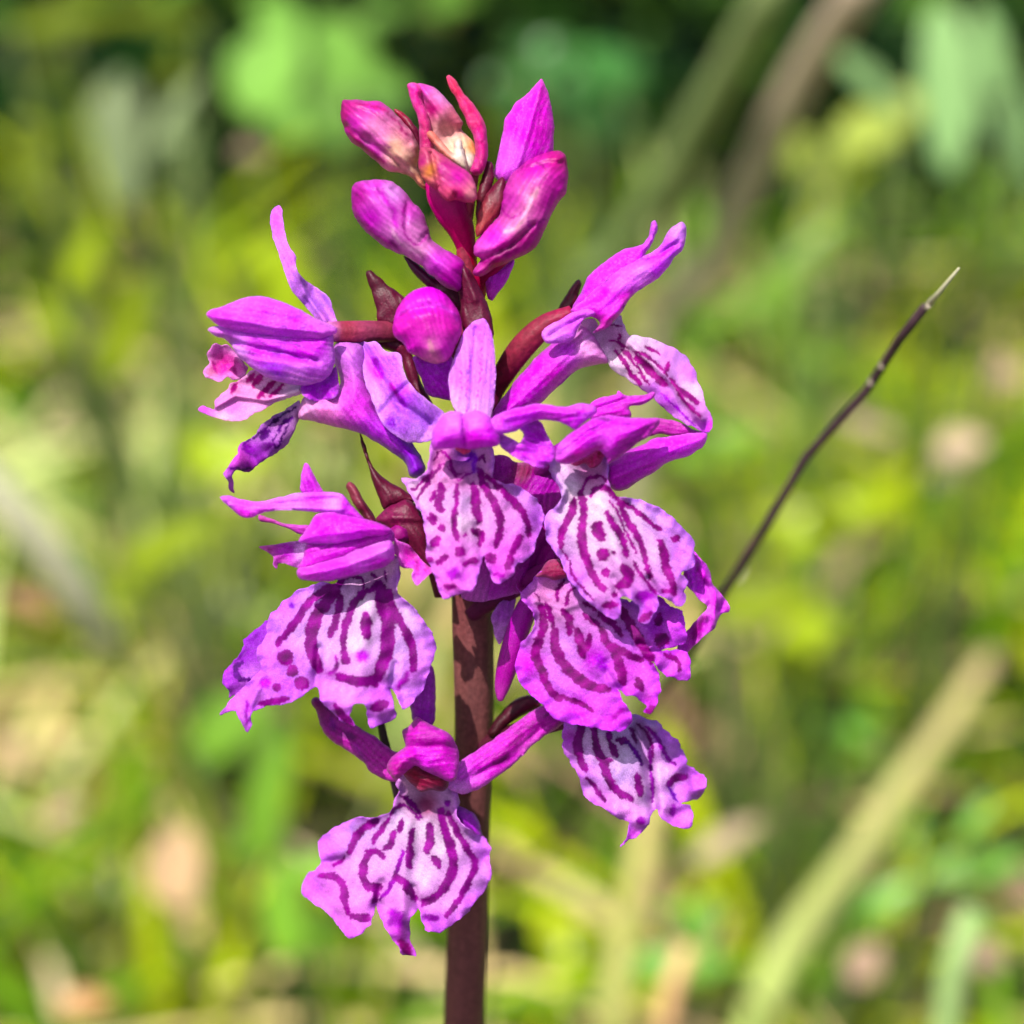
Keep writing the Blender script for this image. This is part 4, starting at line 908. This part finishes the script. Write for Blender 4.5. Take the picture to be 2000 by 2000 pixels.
sheet('lip', 'F', [(490, 640), (520, 580), (560, 540), (660, 500), (800, 480), (870, 470), (905, 500), (922, 640), (932, 760), (990, 850), (1080, 860), (1190, 890), (1320, 950), (1420, 1030), (1500, 1120), (1550, 1190), (1545, 1270), (1530, 1380), (1440, 1412), (1500, 1460), (1470, 1540), (1490, 1590), (1440, 1660), (1380, 1620), (1290, 1570), (1285, 1640), (1240, 1730), (1190, 1780), (1140, 1750), (1140, 1660), (1100, 1610), (1010, 1590), (1020, 1680), (990, 1740), (930, 1735), (850, 1680), (740, 1590), (660, 1490), (600, 1390), (560, 1300), (510, 1220), (470, 1150), (460, 1080), (480, 980), (560, 910), (578, 840), (550, 770), (500, 700)],
      -0.32, [(600, 690, '#ecd0ec'), (780, 680, '#dc98c8'), (860, 680, '#e4a4d4'), (640, 800, '#fbf4fb'), (850, 930, '#fdfbfd'), (660, 1000, '#f6e8fa'), (520, 1080, '#d8a4f0'), (800, 1200, '#f4e0fa'), (950, 1180, '#f6e6fb'), (1130, 1000, '#ecd8f8'), (1250, 950, '#d4a8f4'), (1400, 1100, '#d49cf2'), (1450, 1270, '#d48cf0'), (1250, 1250, '#f2d0f8'), (900, 1500, '#f0bcf4'), (1050, 1350, '#f0c8f6'), (1100, 1540, '#e8a4f0'), (1400, 1600, '#e084f0'), (700, 1420, '#dc94f0'), (950, 1700, '#dc80ec'), (1200, 1680, '#d068d8')],
      f4, M_LIP, tilt=(-.01, -.04), bow=[(900, 1200, 560, .18, -15)], ruf=.03, sc='#98087c',
      ctrl=[(800, 640, 110, .15)], folds=[([(520, 640), (600, 800), (560, 930)], 30, -.05), ([(910, 560), (925, 760), (1060, 860)], 26, -.05), ([(860, 900), (950, 1150), (1100, 1600)], 60, -.06), ([(1010, 1590), (960, 1450)], 30, .04), ([(1290, 1570), (1220, 1450)], 30, .05)], rim=('#cc8cf0', 36, .6),
      strokes=[([(735, 805), (750, 755), (800, 715), (860, 705), (912, 740)], 24), ([(795, 848), (830, 795), (880, 780), (940, 820), (1000, 890), (1060, 1030), (1120, 1120), (1170, 1230), (1200, 1350), (1230, 1440)], 40), ([(672, 880), (650, 990), (600, 1070), (580, 1150), (580, 1220)], 50), ([(580, 1230), (640, 1320), (660, 1420), (730, 1510), (810, 1610)], 18), ([(722, 830), (745, 950), (730, 1080), (740, 1230), (780, 1350), (830, 1460), (890, 1530)], 58), ([(930, 880), (990, 970), (1030, 1070), (1090, 1190), (1125, 1260)], 20), ([(910, 970), (960, 1060), (1010, 1130), (1040, 1220), (1055, 1285)], 46), ([(1020, 890), (1140, 970), (1220, 1040), (1300, 1095)], 34), ([(1300, 1180), (1330, 1280), (1340, 1370), (1390, 1480), (1400, 1550)], 52), ([(1310, 1535), (1400, 1550)], 30), ([(850, 1055), (840, 1090), (870, 1155)], 76), ([(880, 1275)], 84), ([(960, 1260)], 38), ([(900, 1405)], 62), ([(1410, 1160)], 52), ([(965, 1565)], 40), ([(1030, 1370), (1075, 1420), (1060, 1470), (1000, 1505)], 70), ([(890, 1640), (980, 1640)], 46), ([(1110, 1330), (1140, 1400), (1220, 1500), (1270, 1560)], 26), ([(1130, 1580), (1230, 1570)], 70, '#b030b0', 10), ([(1150, 1755), (1230, 1700)], 40)], step=2.6)
sheet('petal', 'F', [(540, 590), (540, 540), (555, 490), (590, 440), (650, 390), (740, 330), (830, 280), (920, 265), (1040, 275), (1140, 285), (1292, 290), (1290, 330), (1230, 400), (1140, 470), (1040, 540), (960, 600), (920, 620), (900, 560), (850, 520), (780, 555), (700, 595), (640, 622), (590, 615)],
      -0.46, [(620, 520, '#d880e4'), (760, 430, '#cc54d4'), (700, 560, '#c01cac'), (900, 340, '#d468dc'), (1080, 340, '#d468dc'), (1260, 310, '#c430c4'), (1050, 480, '#b814b0'), (1180, 400, '#bc18b4'), (880, 470, '#d070d8')], f4, M_PET, puff=.16, pback=-.2, tilt=(.02, 0), sc='#a010a8', strokes=[([(590, 600), (700, 560), (800, 520), (880, 490)], 34, '#b80ca0', 10), ([(940, 590), (1060, 510), (1180, 420), (1280, 320)], 50, '#b008a4', 12), ([(650, 385), (750, 322), (870, 292), (980, 295)], 12), ([(740, 420), (900, 350), (1100, 330)], 8)], folds=[([(560, 560), (760, 400), (960, 290)], 18, .04), ([(930, 570), (1100, 440), (1260, 320)], 30, .05)], step=4)

# F5 lower right flower, half under F4's lip
f5 = flower('G', [(60, 420, .50, 50), (200, 330, .4, 55), (400, 220, .2, 60), (520, 150, .05, 50)], [(100, 400, '#7a2850'), (500, 160, '#a02080')], 'lower right flower tucked under the broad lip')
tube('spur', 'G', [(420, 330, .12, 60), (370, 430, .16, 66), (310, 600, .20, 66), (265, 760, .22, 58), (240, 870, .24, 40), (232, 930, .24, 16)], [(380, 400, '#b42cb0'), (270, 750, '#a8149c'), (240, 900, '#c050b0')], f5, M_PET)
sheet('sepal', 'G', [(185, 420), (250, 340), (320, 320), (310, 420), (260, 540), (225, 600), (205, 560), (190, 500)], 0.30, [(250, 400, '#b468c4'), (215, 540, '#c890d0')], f5, M_PET, step=4)
sheet('petal', 'F', [(1540, 1250), (1600, 1310), (1660, 1390), (1680, 1490), (1740, 1560), (1800, 1650), (1795, 1685), (1740, 1710), (1700, 1800), (1660, 1835), (1600, 1885), (1540, 1940), (1470, 2000), (1420, 1960), (1480, 1850), (1570, 1740), (1640, 1660), (1590, 1610), (1530, 1540), (1470, 1470), (1480, 1350)],
      0.08, [(1600, 1380, '#cc50d4'), (1700, 1560, '#dc78e4'), (1640, 1660, '#e084e0'), (1560, 1850, '#b838b8'), (1760, 1660, '#d86ce0'), (1520, 1480, '#c040cc')], f5, M_PET, ruf=.05, sc='#a01098', strokes=[([(1560, 1340), (1640, 1480)], 30, '#a818a8', 8), ([(1620, 1720), (1530, 1880)], 34, '#98108c', 8), ([(1690, 1480), (1700, 1700)], 14, '#b830b8', 5)], folds=[([(1600, 1380), (1700, 1560), (1690, 1780)], 24, -.06)], step=4)
sheet('column', 'G', [(440, 200), (470, 165), (500, 120), (560, 95), (620, 140), (640, 190), (590, 215), (540, 218), (490, 205)], -0.10, [(500, 170, '#80104c'), (560, 150, '#881050')], f5, M_PET, puff=.06, step=4)
sheet('lip', 'G', [(325, 240), (350, 290), (400, 250), (430, 200), (470, 170), (600, 170), (700, 250), (800, 300), (950, 330), (1050, 340), (1170, 320), (1230, 370), (1290, 390), (1320, 470), (1328, 580), (1280, 610), (1190, 632), (1335, 645), (1352, 700), (1348, 800), (1300, 812), (1200, 775), (1130, 700), (1165, 770), (1178, 860), (1162, 940), (1110, 1012), (1080, 1000), (1090, 960), (1040, 920), (960, 890), (925, 865), (960, 930), (1000, 990), (1006, 1060), (950, 1110), (850, 1102), (720, 1077), (600, 1057), (530, 1020), (490, 960), (400, 890), (340, 810), (320, 740), (330, 660), (360, 590), (420, 520), (432, 450), (390, 370), (350, 310)],
      -0.17, [(380, 310, '#e8a8d8'), (500, 280, '#dca0d0'), (450, 480, '#eac0e8'), (600, 400, '#eab4e4'), (700, 480, '#e0a0e8'), (620, 560, '#d8a0ec'), (400, 720, '#cc40d4'), (520, 780, '#d484ec'), (650, 680, '#dc98f0'), (780, 680, '#c040cc'), (450, 900, '#d868ec'), (700, 1010, '#d458e8'), (900, 1060, '#dc60ec'), (820, 850, '#d470e8'), (800, 980, '#e070e8'), (1000, 560, '#d080e8'), (1250, 520, '#d468e4'), (1150, 500, '#c050d4'), (1250, 740, '#e078ec'), (1080, 840, '#e078e8'), (1110, 980, '#a81c90'), (1000, 760, '#dc70e4'), (900, 450, '#e0a0e8')],
      f5, M_LIP, sw=.95, tilt=(.0, -.05), bow=[(760, 650, 480, .07, -35)], ruf=.035, sc='#8c0672',
      ctrl=[(520, 270, 90, .12)], folds=[([(340, 270), (430, 440), (370, 590)], 26, -.05), ([(450, 340), (620, 380), (720, 350)], 24, -.05), ([(600, 420), (800, 720), (960, 900)], 60, -.06), ([(930, 870), (860, 760)], 26, .05), ([(1190, 632), (1050, 600)], 26, .06)], rim=('#d060ec', 40, .6),
      strokes=[([(475, 380), (490, 480), (460, 580), (440, 660), (480, 760), (520, 860), (585, 920)], 50), ([(590, 910), (680, 935), (780, 990)], 34), ([(505, 360), (530, 430), (545, 500)], 32), ([(555, 520), (555, 600), (590, 690), (660, 770), (760, 840), (865, 865)], 58), ([(605, 405), (640, 450), (640, 535)], 46), ([(685, 515), (705, 590), (720, 665)], 52), ([(760, 550), (745, 630)], 40), ([(725, 425), (815, 490)], 34), ([(830, 515), (870, 600), (950, 640), (1060, 690)], 50), ([(820, 425), (900, 480), (950, 550)], 38), ([(950, 400), (1010, 500), (1060, 590), (1125, 690)], 58), ([(910, 660), (940, 740), (955, 825)], 60), ([(575, 345), (565, 290), (610, 225)], 24), ([(620, 370), (635, 300), (670, 270)], 22), ([(1170, 430), (1160, 480)], 44), ([(1185, 575)], 80), ([(1200, 655), (1280, 700), (1290, 755)], 26), ([(1040, 810), (1065, 860)], 46), ([(890, 1040), (960, 980)], 34, '#b818a8', 8), ([(1100, 1000), (1130, 970)], 40), ([(440, 300), (470, 350)], 10), ([(720, 350), (800, 400)], 20), ([(820, 700), (840, 720)], 90, '#b028bc', 16)], step=2.6)

# F6 lowest on the right, only its lip shows
f6 = flower('G', [(60, 1230, .80, 50), (300, 1130, .6, 55), (600, 1040, .4, 60), (760, 1010, .3, 50)], [(200, 1180, '#5a2030'), (700, 1020, '#8a2070')], 'flower low on the right showing only its folded lip')
sheet('lip', 'G', [(600, 1090), (640, 1000), (760, 960), (900, 980), (1000, 1010), (1080, 1028), (1170, 1070), (1250, 1140), (1310, 1220), (1340, 1310), (1400, 1350), (1447, 1390), (1430, 1470), (1380, 1520), (1305, 1532), (1350, 1560), (1370, 1620), (1350, 1682), (1290, 1680), (1200, 1640), (1150, 1570), (1120, 1620), (1100, 1670), (1060, 1720), (1000, 1750), (940, 1795), (980, 1720), (990, 1660), (900, 1610), (800, 1540), (740, 1510), (710, 1440), (700, 1390), (650, 1310), (610, 1240), (595, 1160)],
      0.06, [(640, 1150, '#c060d0'), (750, 1150, '#e8d0f0'), (850, 1150, '#f0e4f8'), (950, 1250, '#ece0f6'), (930, 1370, '#cdb4e4'), (1080, 1100, '#e0c8f0'), (1200, 1150, '#d48ce8'), (1170, 1350, '#f0d0f6'), (1380, 1430, '#dc80ee'), (760, 1360, '#d8a0ec'), (850, 1520, '#e4a0ec'), (1010, 1590, '#f0b0f0'), (1280, 1630, '#e890ee'), (990, 1730, '#b84cc0'), (1290, 1280, '#d888ea'), (1080, 1500, '#f0d4f4')],
      f6, M_LIP, tilt=(.02, -.05), bow=[(900, 1350, 280, .12, -20)], ruf=.04, sc='#860874',
      folds=[([(1040, 1080), (1110, 1300), (1140, 1560)], 34, .12), ([(870, 1150), (1000, 1560)], 60, -.04), ([(1140, 1100), (1260, 1330)], 50, -.05)], rim=('#d080ec', 24, .5),
      strokes=[([(720, 1060), (690, 1180), (710, 1290), (735, 1340)], 46), ([(785, 1080), (800, 1200), (840, 1300), (870, 1390), (930, 1470), (1005, 1510)], 44), ([(870, 1110), (875, 1160)], 36), ([(885, 1180), (915, 1255)], 36), ([(845, 1290), (885, 1280)], 34), ([(930, 1160), (975, 1170)], 40), ([(975, 1180), (1020, 1220), (1070, 1310)], 24, '#6c3080'), ([(1000, 1090), (1040, 1180)], 20), ([(1090, 1080), (1170, 1170), (1210, 1260), (1265, 1310)], 22, '#9a3098'), ([(1110, 1220), (1120, 1330), (1130, 1450), (1130, 1530)], 20, '#a038a0'), ([(1220, 1430), (1260, 1390), (1330, 1380)], 40), ([(1040, 1370), (1060, 1490)], 42), ([(745, 1385), (790, 1440), (850, 1525)], 26), ([(1060, 1640)], 50, '#a030a0', 8), ([(1250, 1600), (1250, 1560)], 40, '#a028a0', 8), ([(1220, 1440), (1280, 1530)], 14, '#8c50b0'), ([(1040, 1060), (1120, 1160), (1130, 1260)], 18)], step=2.6)

# F7 lowest flower
f7 = flower('H', [(1130, 560, .9, 50), (1000, 470, .6, 55), (900, 380, .3, 55), (860, 330, .15, 50)], [(1000, 480, '#7a2840'), (880, 360, '#902070')], 'lowest flower in front of the stem with spread side sepals')
tube('flower_stalk', 'H', [(605, 60, .55, 22), (625, 200, .55, 24), (655, 330, .52, 26), (690, 480, .50, 26), (712, 620, .5, 14)], [(620, 200, '#4a4030'), (700, 560, '#6a4a50')], f7, M_STEM)
sheet('spur', 'H', [(1040, 640), (1110, 660), (1170, 700), (1205, 770), (1210, 830), (1150, 820), (1060, 760)], 0.45, [(1130, 740, '#9a48b0')], f7, M_PET, puff=.08, step=4)
sheet('sepal', 'H', [(205, 30), (240, 5), (330, 80), (460, 165), (600, 250), (690, 320), (760, 330), (740, 400), (720, 500), (640, 492), (560, 450), (500, 380), (400, 310), (310, 250), (270, 200), (240, 100)],
      0.26, [(240, 60, '#8a2a70'), (400, 220, '#a82c94'), (560, 350, '#a82498'), (680, 430, '#b02aa0')], f7, M_PET, puff=.06, tilt=(-.03, 0), sc='#82107c', strokes=[([(320, 130), (340, 190)], 30, '#7c1080', 8), ([(390, 220), (450, 240)], 36, '#80147c', 8), ([(470, 290), (520, 380)], 20, '#8a1888', 8)], folds=[([(260, 90), (680, 420)], 40, .03)], step=4)
sheet('sepal', 'H', [(1000, 520), (1060, 405), (1180, 318), (1300, 238), (1420, 148), (1570, 50), (1680, 20), (1780, 80), (1700, 160), (1570, 240), (1500, 300), (1400, 400), (1280, 490), (1180, 552), (1080, 572)],
      0.26, [(1100, 460, '#d070d8'), (1080, 540, '#e0a0e4'), (1200, 370, '#b828b4'), (1300, 380, '#b834b0'), (1430, 200, '#b028a8'), (1480, 280, '#d870cc'), (1620, 110, '#b030a4'), (1330, 460, '#d050c8'), (1200, 520, '#d470d0')], f7, M_PET, puff=.07, tilt=(.03, 0), sc='#8a1080', strokes=[([(1290, 390), (1360, 340)], 50, '#84107a', 6), ([(1380, 300), (1450, 230)], 40, '#88147c', 7), ([(1480, 190), (1600, 110)], 24, '#901c88', 7)], folds=[([(1060, 520), (1380, 370), (1560, 180)], 24, .03)], step=4)
sheet('lip', 'H', [(700, 480), (740, 430), (850, 410), (960, 430), (1040, 470), (1065, 530), (1078, 600), (1068, 700), (1110, 760), (1170, 800), (1230, 840), (1262, 890), (1257, 970), (1267, 1050), (1240, 1130), (1180, 1200), (1120, 1280), (1040, 1350), (940, 1395), (880, 1380), (852, 1310), (838, 1250), (805, 1290), (785, 1350), (792, 1430), (822, 1522), (780, 1530), (740, 1522), (720, 1480), (660, 1400), (610, 1310), (580, 1235), (575, 1290), (550, 1350), (500, 1400), (440, 1427), (390, 1380), (320, 1300), (240, 1230), (150, 1160), (150, 1110), (190, 1040), (262, 990), (250, 930), (245, 870), (300, 800), (380, 750), (480, 715), (600, 708), (670, 670), (700, 610), (715, 540)],
      0.16, [(760, 560, '#e4c0d4'), (1020, 600, '#dcb4d8'), (880, 640, '#a86080'), (700, 740, '#ece0f6'), (860, 780, '#f6ecfa'), (980, 850, '#f8f0fc'), (550, 780, '#dcc0f0'), (400, 820, '#c898ec'), (300, 920, '#dc88f0'), (480, 1000, '#ecb8f8'), (200, 1120, '#dc84f4'), (330, 1180, '#ec98f6'), (500, 1200, '#f0a8f8'), (440, 1380, '#e890f4'), (860, 1050, '#f0d4fa'), (1000, 1180, '#f0bcf8'), (1120, 1050, '#e8b4f8'), (1220, 920, '#dc90f2'), (950, 1350, '#dc80f0'), (700, 1230, '#e8a4e8'), (740, 1400, '#c858c8'), (790, 1515, '#901c70'), (1150, 1220, '#d888f0')],
      f7, M_LIP, sw=1.08, tilt=(0, -.07), bow=[(760, 1000, 480, .20, 0)], ruf=.035, sc='#90087e',
      ctrl=[(880, 600, 80, .15)], folds=[([(720, 500), (700, 640), (560, 720)], 24, -.05), ([(1060, 540), (1060, 710), (1180, 800)], 24, -.05), ([(780, 750), (760, 1000), (720, 1400)], 46, -.06), ([(260, 990), (400, 960)], 26, .06), ([(580, 1240), (620, 1100)], 26, .05), ([(838, 1250), (810, 1130)], 24, .05)], rim=('#d884f4', 34, .5),
      strokes=[([(735, 585), (800, 630), (855, 712)], 22, '#7c3070'), ([(655, 725), (700, 660), (760, 640), (800, 680), (845, 722)], 18, '#7c2070'), ([(600, 730), (500, 790), (455, 860), (430, 920)], 36), ([(655, 740), (600, 810), (570, 862)], 30), ([(740, 735), (722, 792)], 32), ([(692, 805), (672, 870), (640, 900)], 34), ([(805, 795), (785, 865)], 32), ([(905, 760), (905, 840), (890, 915)], 44), ([(968, 675), (990, 780), (1030, 900), (1042, 1010), (1000, 1110), (930, 1190), (865, 1218)], 46), ([(1010, 685), (1060, 790), (1120, 890), (1172, 990), (1140, 1080), (1080, 1190), (1005, 1295)], 34), ([(790, 890), (780, 1000)], 42), ([(925, 950), (960, 1000)], 40), ([(400, 950), (340, 1000)], 22), ([(265, 1060), (340, 1062), (390, 1110), (402, 1200), (420, 1275)], 38), ([(630, 945), (580, 910), (530, 950), (510, 1040), (540, 1125), (600, 1120), (575, 1205)], 40), ([(745, 915), (710, 1030), (660, 1140), (610, 1200)], 24, '#a030a0'), ([(700, 1060), (750, 1095), (815, 1190)], 42), ([(445, 1298), (540, 1312)], 38), ([(880, 1300), (945, 1310)], 34, '#a030a0', 6), ([(690, 1290), (720, 1330)], 90, '#a83aa8', 14), ([(740, 1450), (780, 1515)], 50, '#800860', 8), ([(1010, 630)], 34, '#a870a8')], step=2.6)
sheet('column', 'H', [(750, 450), (800, 400), (900, 420), (1000, 460), (1015, 520), (1000, 550), (960, 562), (900, 552), (850, 562), (800, 522)], 0.08, [(800, 490, '#8a0c40'), (870, 470, '#70083c'), (960, 510, '#640634')], f7, M_PET, puff=.05, ruf=.03, step=3)
sheet('petal', 'H', [(745, 200), (790, 170), (825, 120), (880, 150), (960, 190), (1020, 220), (1060, 280), (1078, 340), (1072, 420), (1055, 495), (1010, 502), (940, 470), (880, 442), (820, 412), (770, 442), (725, 485), (700, 495), (655, 430), (660, 380), (700, 340), (760, 290), (745, 240)],
      -0.02, [(820, 170, '#b010a0'), (900, 250, '#a80e9c'), (1030, 320, '#b410a8'), (760, 340, '#c030b4'), (700, 420, '#a81a90'), (880, 380, '#d060d0'), (1000, 440, '#b80ab0')], f7, M_PET, puff=.16, pback=-.2, ruf=.02, folds=[([(760, 300), (900, 300), (1060, 300)], 30, .05), ([(800, 350), (900, 440)], 22, -.03)], step=4)

# F8 left flower
f8 = flower('D', [(1500, 900, .45, 60), (1440, 700, .35, 60), (1330, 560, .15, 60), (1200, 520, -.08, 50)], [(1450, 800, '#7a2440'), (1250, 540, '#a82080')], 'left flower with three stacked hood petals and a toothed lip')
sheet('sepal', 'D', [(605, 260), (612, 130), (630, 75), (660, 100), (700, 180), (745, 270), (680, 300)], 0.18, [(640, 120, '#c460cc'), (680, 240, '#c050c8')], f8, M_PET, puff=.03, step=4)
sheet('sepal', 'D', [(340, 405), (400, 420), (500, 460), (580, 465), (680, 480), (660, 540), (600, 525), (520, 490), (430, 460), (340, 435)], 0.10, [(400, 440, '#a83890'), (600, 500, '#b028a8')], f8, M_PET, puff=.02, step=4)
sheet('sepal', 'D', [(340, 605), (450, 590), (560, 570), (660, 580), (660, 680), (600, 740), (500, 712), (462, 712), (455, 745), (430, 712), (430, 670), (380, 630)], 0.02, [(380, 610, '#982080'), (520, 640, '#b03cb8'), (610, 630, '#e0b0e8'), (480, 700, '#902088')], f8, M_PET, ruf=.03, step=4)
sheet('spur', 'D', [(1290, 1450), (1420, 1350), (1450, 1450), (1450, 1600), (1440, 1720), (1390, 1760), (1320, 1720), (1290, 1600)], 0.35, [(1370, 1560, '#b458bc'), (1380, 1700, '#a040b0')], f8, M_PET, puff=.08, step=4)
sheet('lip_lobe', 'D', [(108, 1430), (130, 1380), (200, 1310), (240, 1240), (250, 1190), (320, 1130), (390, 1070), (450, 1100), (430, 1250), (420, 1400), (300, 1480), (180, 1540), (155, 1562), (150, 1510), (115, 1470)],
      0.08, [(300, 1180, '#9040b8'), (250, 1300, '#a048c8'), (180, 1420, '#a84cc8'), (280, 1400, '#c880e0')], f8, M_LIP, sc='#5c0870', tilt=(-.08, 0), strokes=[([(235, 1330), (192, 1375), (220, 1435), (275, 1440)], 34)], ruf=.02, step=3)
sheet('lip', 'D', [(830, 830), (850, 760), (950, 700), (1080, 670), (1170, 660), (1215, 670), (1232, 760), (1215, 850), (1222, 900), (1280, 960), (1340, 1010), (1390, 1090), (1440, 1160), (1452, 1240), (1430, 1340), (1400, 1420), (1370, 1510), (1320, 1570), (1250, 1627), (1230, 1600), (1200, 1540), (1172, 1500), (1190, 1600), (1200, 1670), (1100, 1730), (1050, 1742), (1020, 1670), (1000, 1590), (940, 1600), (915, 1660), (942, 1732), (900, 1720), (800, 1650), (730, 1580), (705, 1480), (620, 1535), (540, 1582), (440, 1602), (330, 1630), (302, 1640), (290, 1740), (265, 1772), (240, 1730), (190, 1640), (100, 1662), (130, 1610), (190, 1540), (300, 1430), (350, 1380), (330, 1290), (330, 1240), (380, 1180), (390, 1090), (420, 1030), (500, 950), (560, 890), (660, 850), (740, 825)],
      -0.24, [(1180, 760, '#ecc4e0'), (950, 830, '#ecd0e8'), (1080, 830, '#e8c0dc'), (1000, 960, '#f4ecf6'), (760, 900, '#d8acf0'), (500, 1000, '#cc88f0'), (450, 1120, '#d494f0'), (600, 1150, '#dcb4f4'), (760, 1180, '#dcb8f2'), (420, 1320, '#d484ec'), (600, 1350, '#cc8cec'), (520, 1480, '#b868e0'), (950, 1230, '#f8e8fa'), (940, 1340, '#eebcf6'), (1200, 1230, '#dcbcf2'), (1280, 1060, '#e4c8f6'), (1400, 1200, '#d494f0'), (1220, 1400, '#d8a8f0'), (1350, 1420, '#dc90f0'), (760, 1500, '#e498f0'), (900, 1560, '#e8a0f0'), (1100, 1520, '#d880e8'), (1100, 1690, '#d888f0'), (280, 1560, '#d888ec'), (150, 1640, '#dc88e0'), (400, 1550, '#cc80e0'), (860, 1690, '#d070d8')],
      f8, M_LIP, sw=.92, tilt=(.0, -.07), bow=[(1000, 1150, 560, .20, 15)], ruf=.035, sc='#8a0a78',
      ctrl=[(1050, 800, 100, .10)], folds=[([(1220, 700), (1210, 860), (1300, 970)], 26, -.05), ([(1060, 860), (1010, 1100), (960, 1500)], 70, -.06), ([(700, 1480), (720, 1250)], 30, .06), ([(640, 1000), (480, 1300)], 50, -.03), ([(1172, 1500), (1200, 1350)], 26, .05), ([(250, 1700), (330, 1500)], 30, -.05)], rim=('#cc80f0', 36, .5),
      strokes=[([(840, 830), (750, 880), (650, 960), (570, 1080), (455, 1218)], 50), ([(1000, 865), (980, 805), (920, 790), (850, 825)], 24), ([(850, 825), (790, 920), (710, 1030), (670, 1150), (680, 1280), (720, 1375)], 76), ([(855, 920), (840, 1010), (810, 1110), (788, 1165)], 48), ([(1100, 830), (1030, 880), (960, 930), (910, 1030), (880, 1130), (870, 1230), (885, 1315)], 46), ([(1015, 1040), (1015, 1165)], 70), ([(1105, 860), (1110, 950), (1150, 1080), (1150, 1220), (1120, 1340), (1070, 1455)], 84), ([(1150, 880), (1180, 980), (1230, 1080), (1290, 1190), (1310, 1290), (1310, 1380)], 54), ([(1080, 1435), (1000, 1455), (900, 1440), (840, 1420)], 60), ([(825, 1290), (825, 1370), (780, 1410)], 34, '#9c2890', 8), ([(510, 1300)], 96), ([(550, 1385)], 70), ([(610, 1460)], 84), ([(455, 1490)], 50), ([(380, 1460)], 76, '#a820a8', 8), ([(350, 1590), (430, 1580), (525, 1555)], 40), ([(550, 975)], 36, '#9038b8', 6), ([(820, 1600), (860, 1660), (930, 1725)], 44), ([(1060, 1620), (1140, 1590)], 64), ([(1215, 1500), (1280, 1400)], 44, '#a02898', 10), ([(1050, 770), (1080, 800)], 20), ([(1130, 760), (1145, 820)], 16), ([(270, 1580), (260, 1700)], 30, '#b040b0', 8), ([(880, 1310), (890, 1330)], 60), ([(990, 1290)], 80, '#c848c8', 16)], step=2.6)
sheet('sepal', 'D', [(1190, 550), (1220, 565), (1290, 600), (1330, 650), (1400, 720), (1437, 750), (1380, 812), (1330, 847), (1300, 790), (1310, 745), (1240, 735), (1195, 640)], -0.25, [(1230, 640, '#e080d8'), (1300, 640, '#c830b0'), (1350, 780, '#dc80e0'), (1400, 750, '#c030a8')], f8, M_PET, ruf=.04, sc='#a80c8c', strokes=[([(1270, 620), (1340, 700)], 24, '#b01898', 7), ([(1330, 730), (1350, 780)], 26, '#a81494', 6)], step=4)
sheet('petal', 'D', [(590, 740), (620, 670), (640, 580), (750, 570), (950, 540), (1050, 515), (1175, 495), (1190, 570), (1080, 620), (950, 660), (840, 710), (740, 740), (650, 760)], -0.28, [(640, 690, '#c414c0'), (850, 620, '#bc10bc'), (1060, 560, '#c020b8')], f8, M_PET, puff=.08, pback=-.2, step=4)
sheet('petal', 'D', [(590, 570), (620, 520), (660, 460), (700, 400), (780, 385), (900, 405), (1000, 428), (1100, 458), (1180, 500), (1150, 530), (1050, 540), (950, 560), (840, 585), (750, 594), (660, 584)], -0.34, [(660, 540, '#d468dc'), (760, 450, '#d050d4'), (900, 500, '#cc54d4'), (1080, 490, '#c830c4'), (840, 560, '#dc80e0')], f8, M_PET, puff=.12, pback=-.3, sc='#b020b8', strokes=[([(1100, 480), (900, 510), (720, 540)], 8)], folds=[([(1120, 490), (850, 520)], 20, -.03)], step=4)
sheet('petal', 'D', [(585, 740), (640, 730), (740, 700), (850, 670), (960, 620), (1060, 590), (1165, 562), (1195, 620), (1182, 695), (1130, 732), (1040, 757), (960, 782), (850, 812), (720, 822), (620, 812), (590, 800)], -0.36, [(640, 770, '#d068d0'), (800, 750, '#d468dc'), (960, 690, '#d880e0'), (1120, 640, '#d88ce0'), (900, 790, '#c03cc0'), (1120, 710, '#c03cc0')], f8, M_PET, puff=.14, pback=-.3, folds=[([(620, 780), (900, 720), (1150, 620)], 20, -.03)], step=4)
sheet('sepal', 'D', [(95, 290), (150, 285), (250, 310), (350, 320), (480, 290), (600, 265), (700, 260), (830, 265), (870, 280), (930, 350), (1000, 430), (900, 425), (800, 400), (680, 385), (560, 375), (430, 380), (350, 395), (290, 425), (220, 410), (160, 360), (110, 320)],
      -0.30, [(130, 300, '#cc78dc'), (300, 370, '#dc80e4'), (280, 400, '#d040c8'), (560, 320, '#d890ec'), (700, 280, '#cc60d4'), (820, 340, '#dc9cf0'), (900, 340, '#b848c4'), (960, 410, '#c850cc')], f8, M_PET, puff=.05, tilt=(-.02, 0), folds=[([(160, 310), (400, 340), (840, 300)], 16, .03), ([(420, 360), (860, 370)], 16, -.03)], step=4)
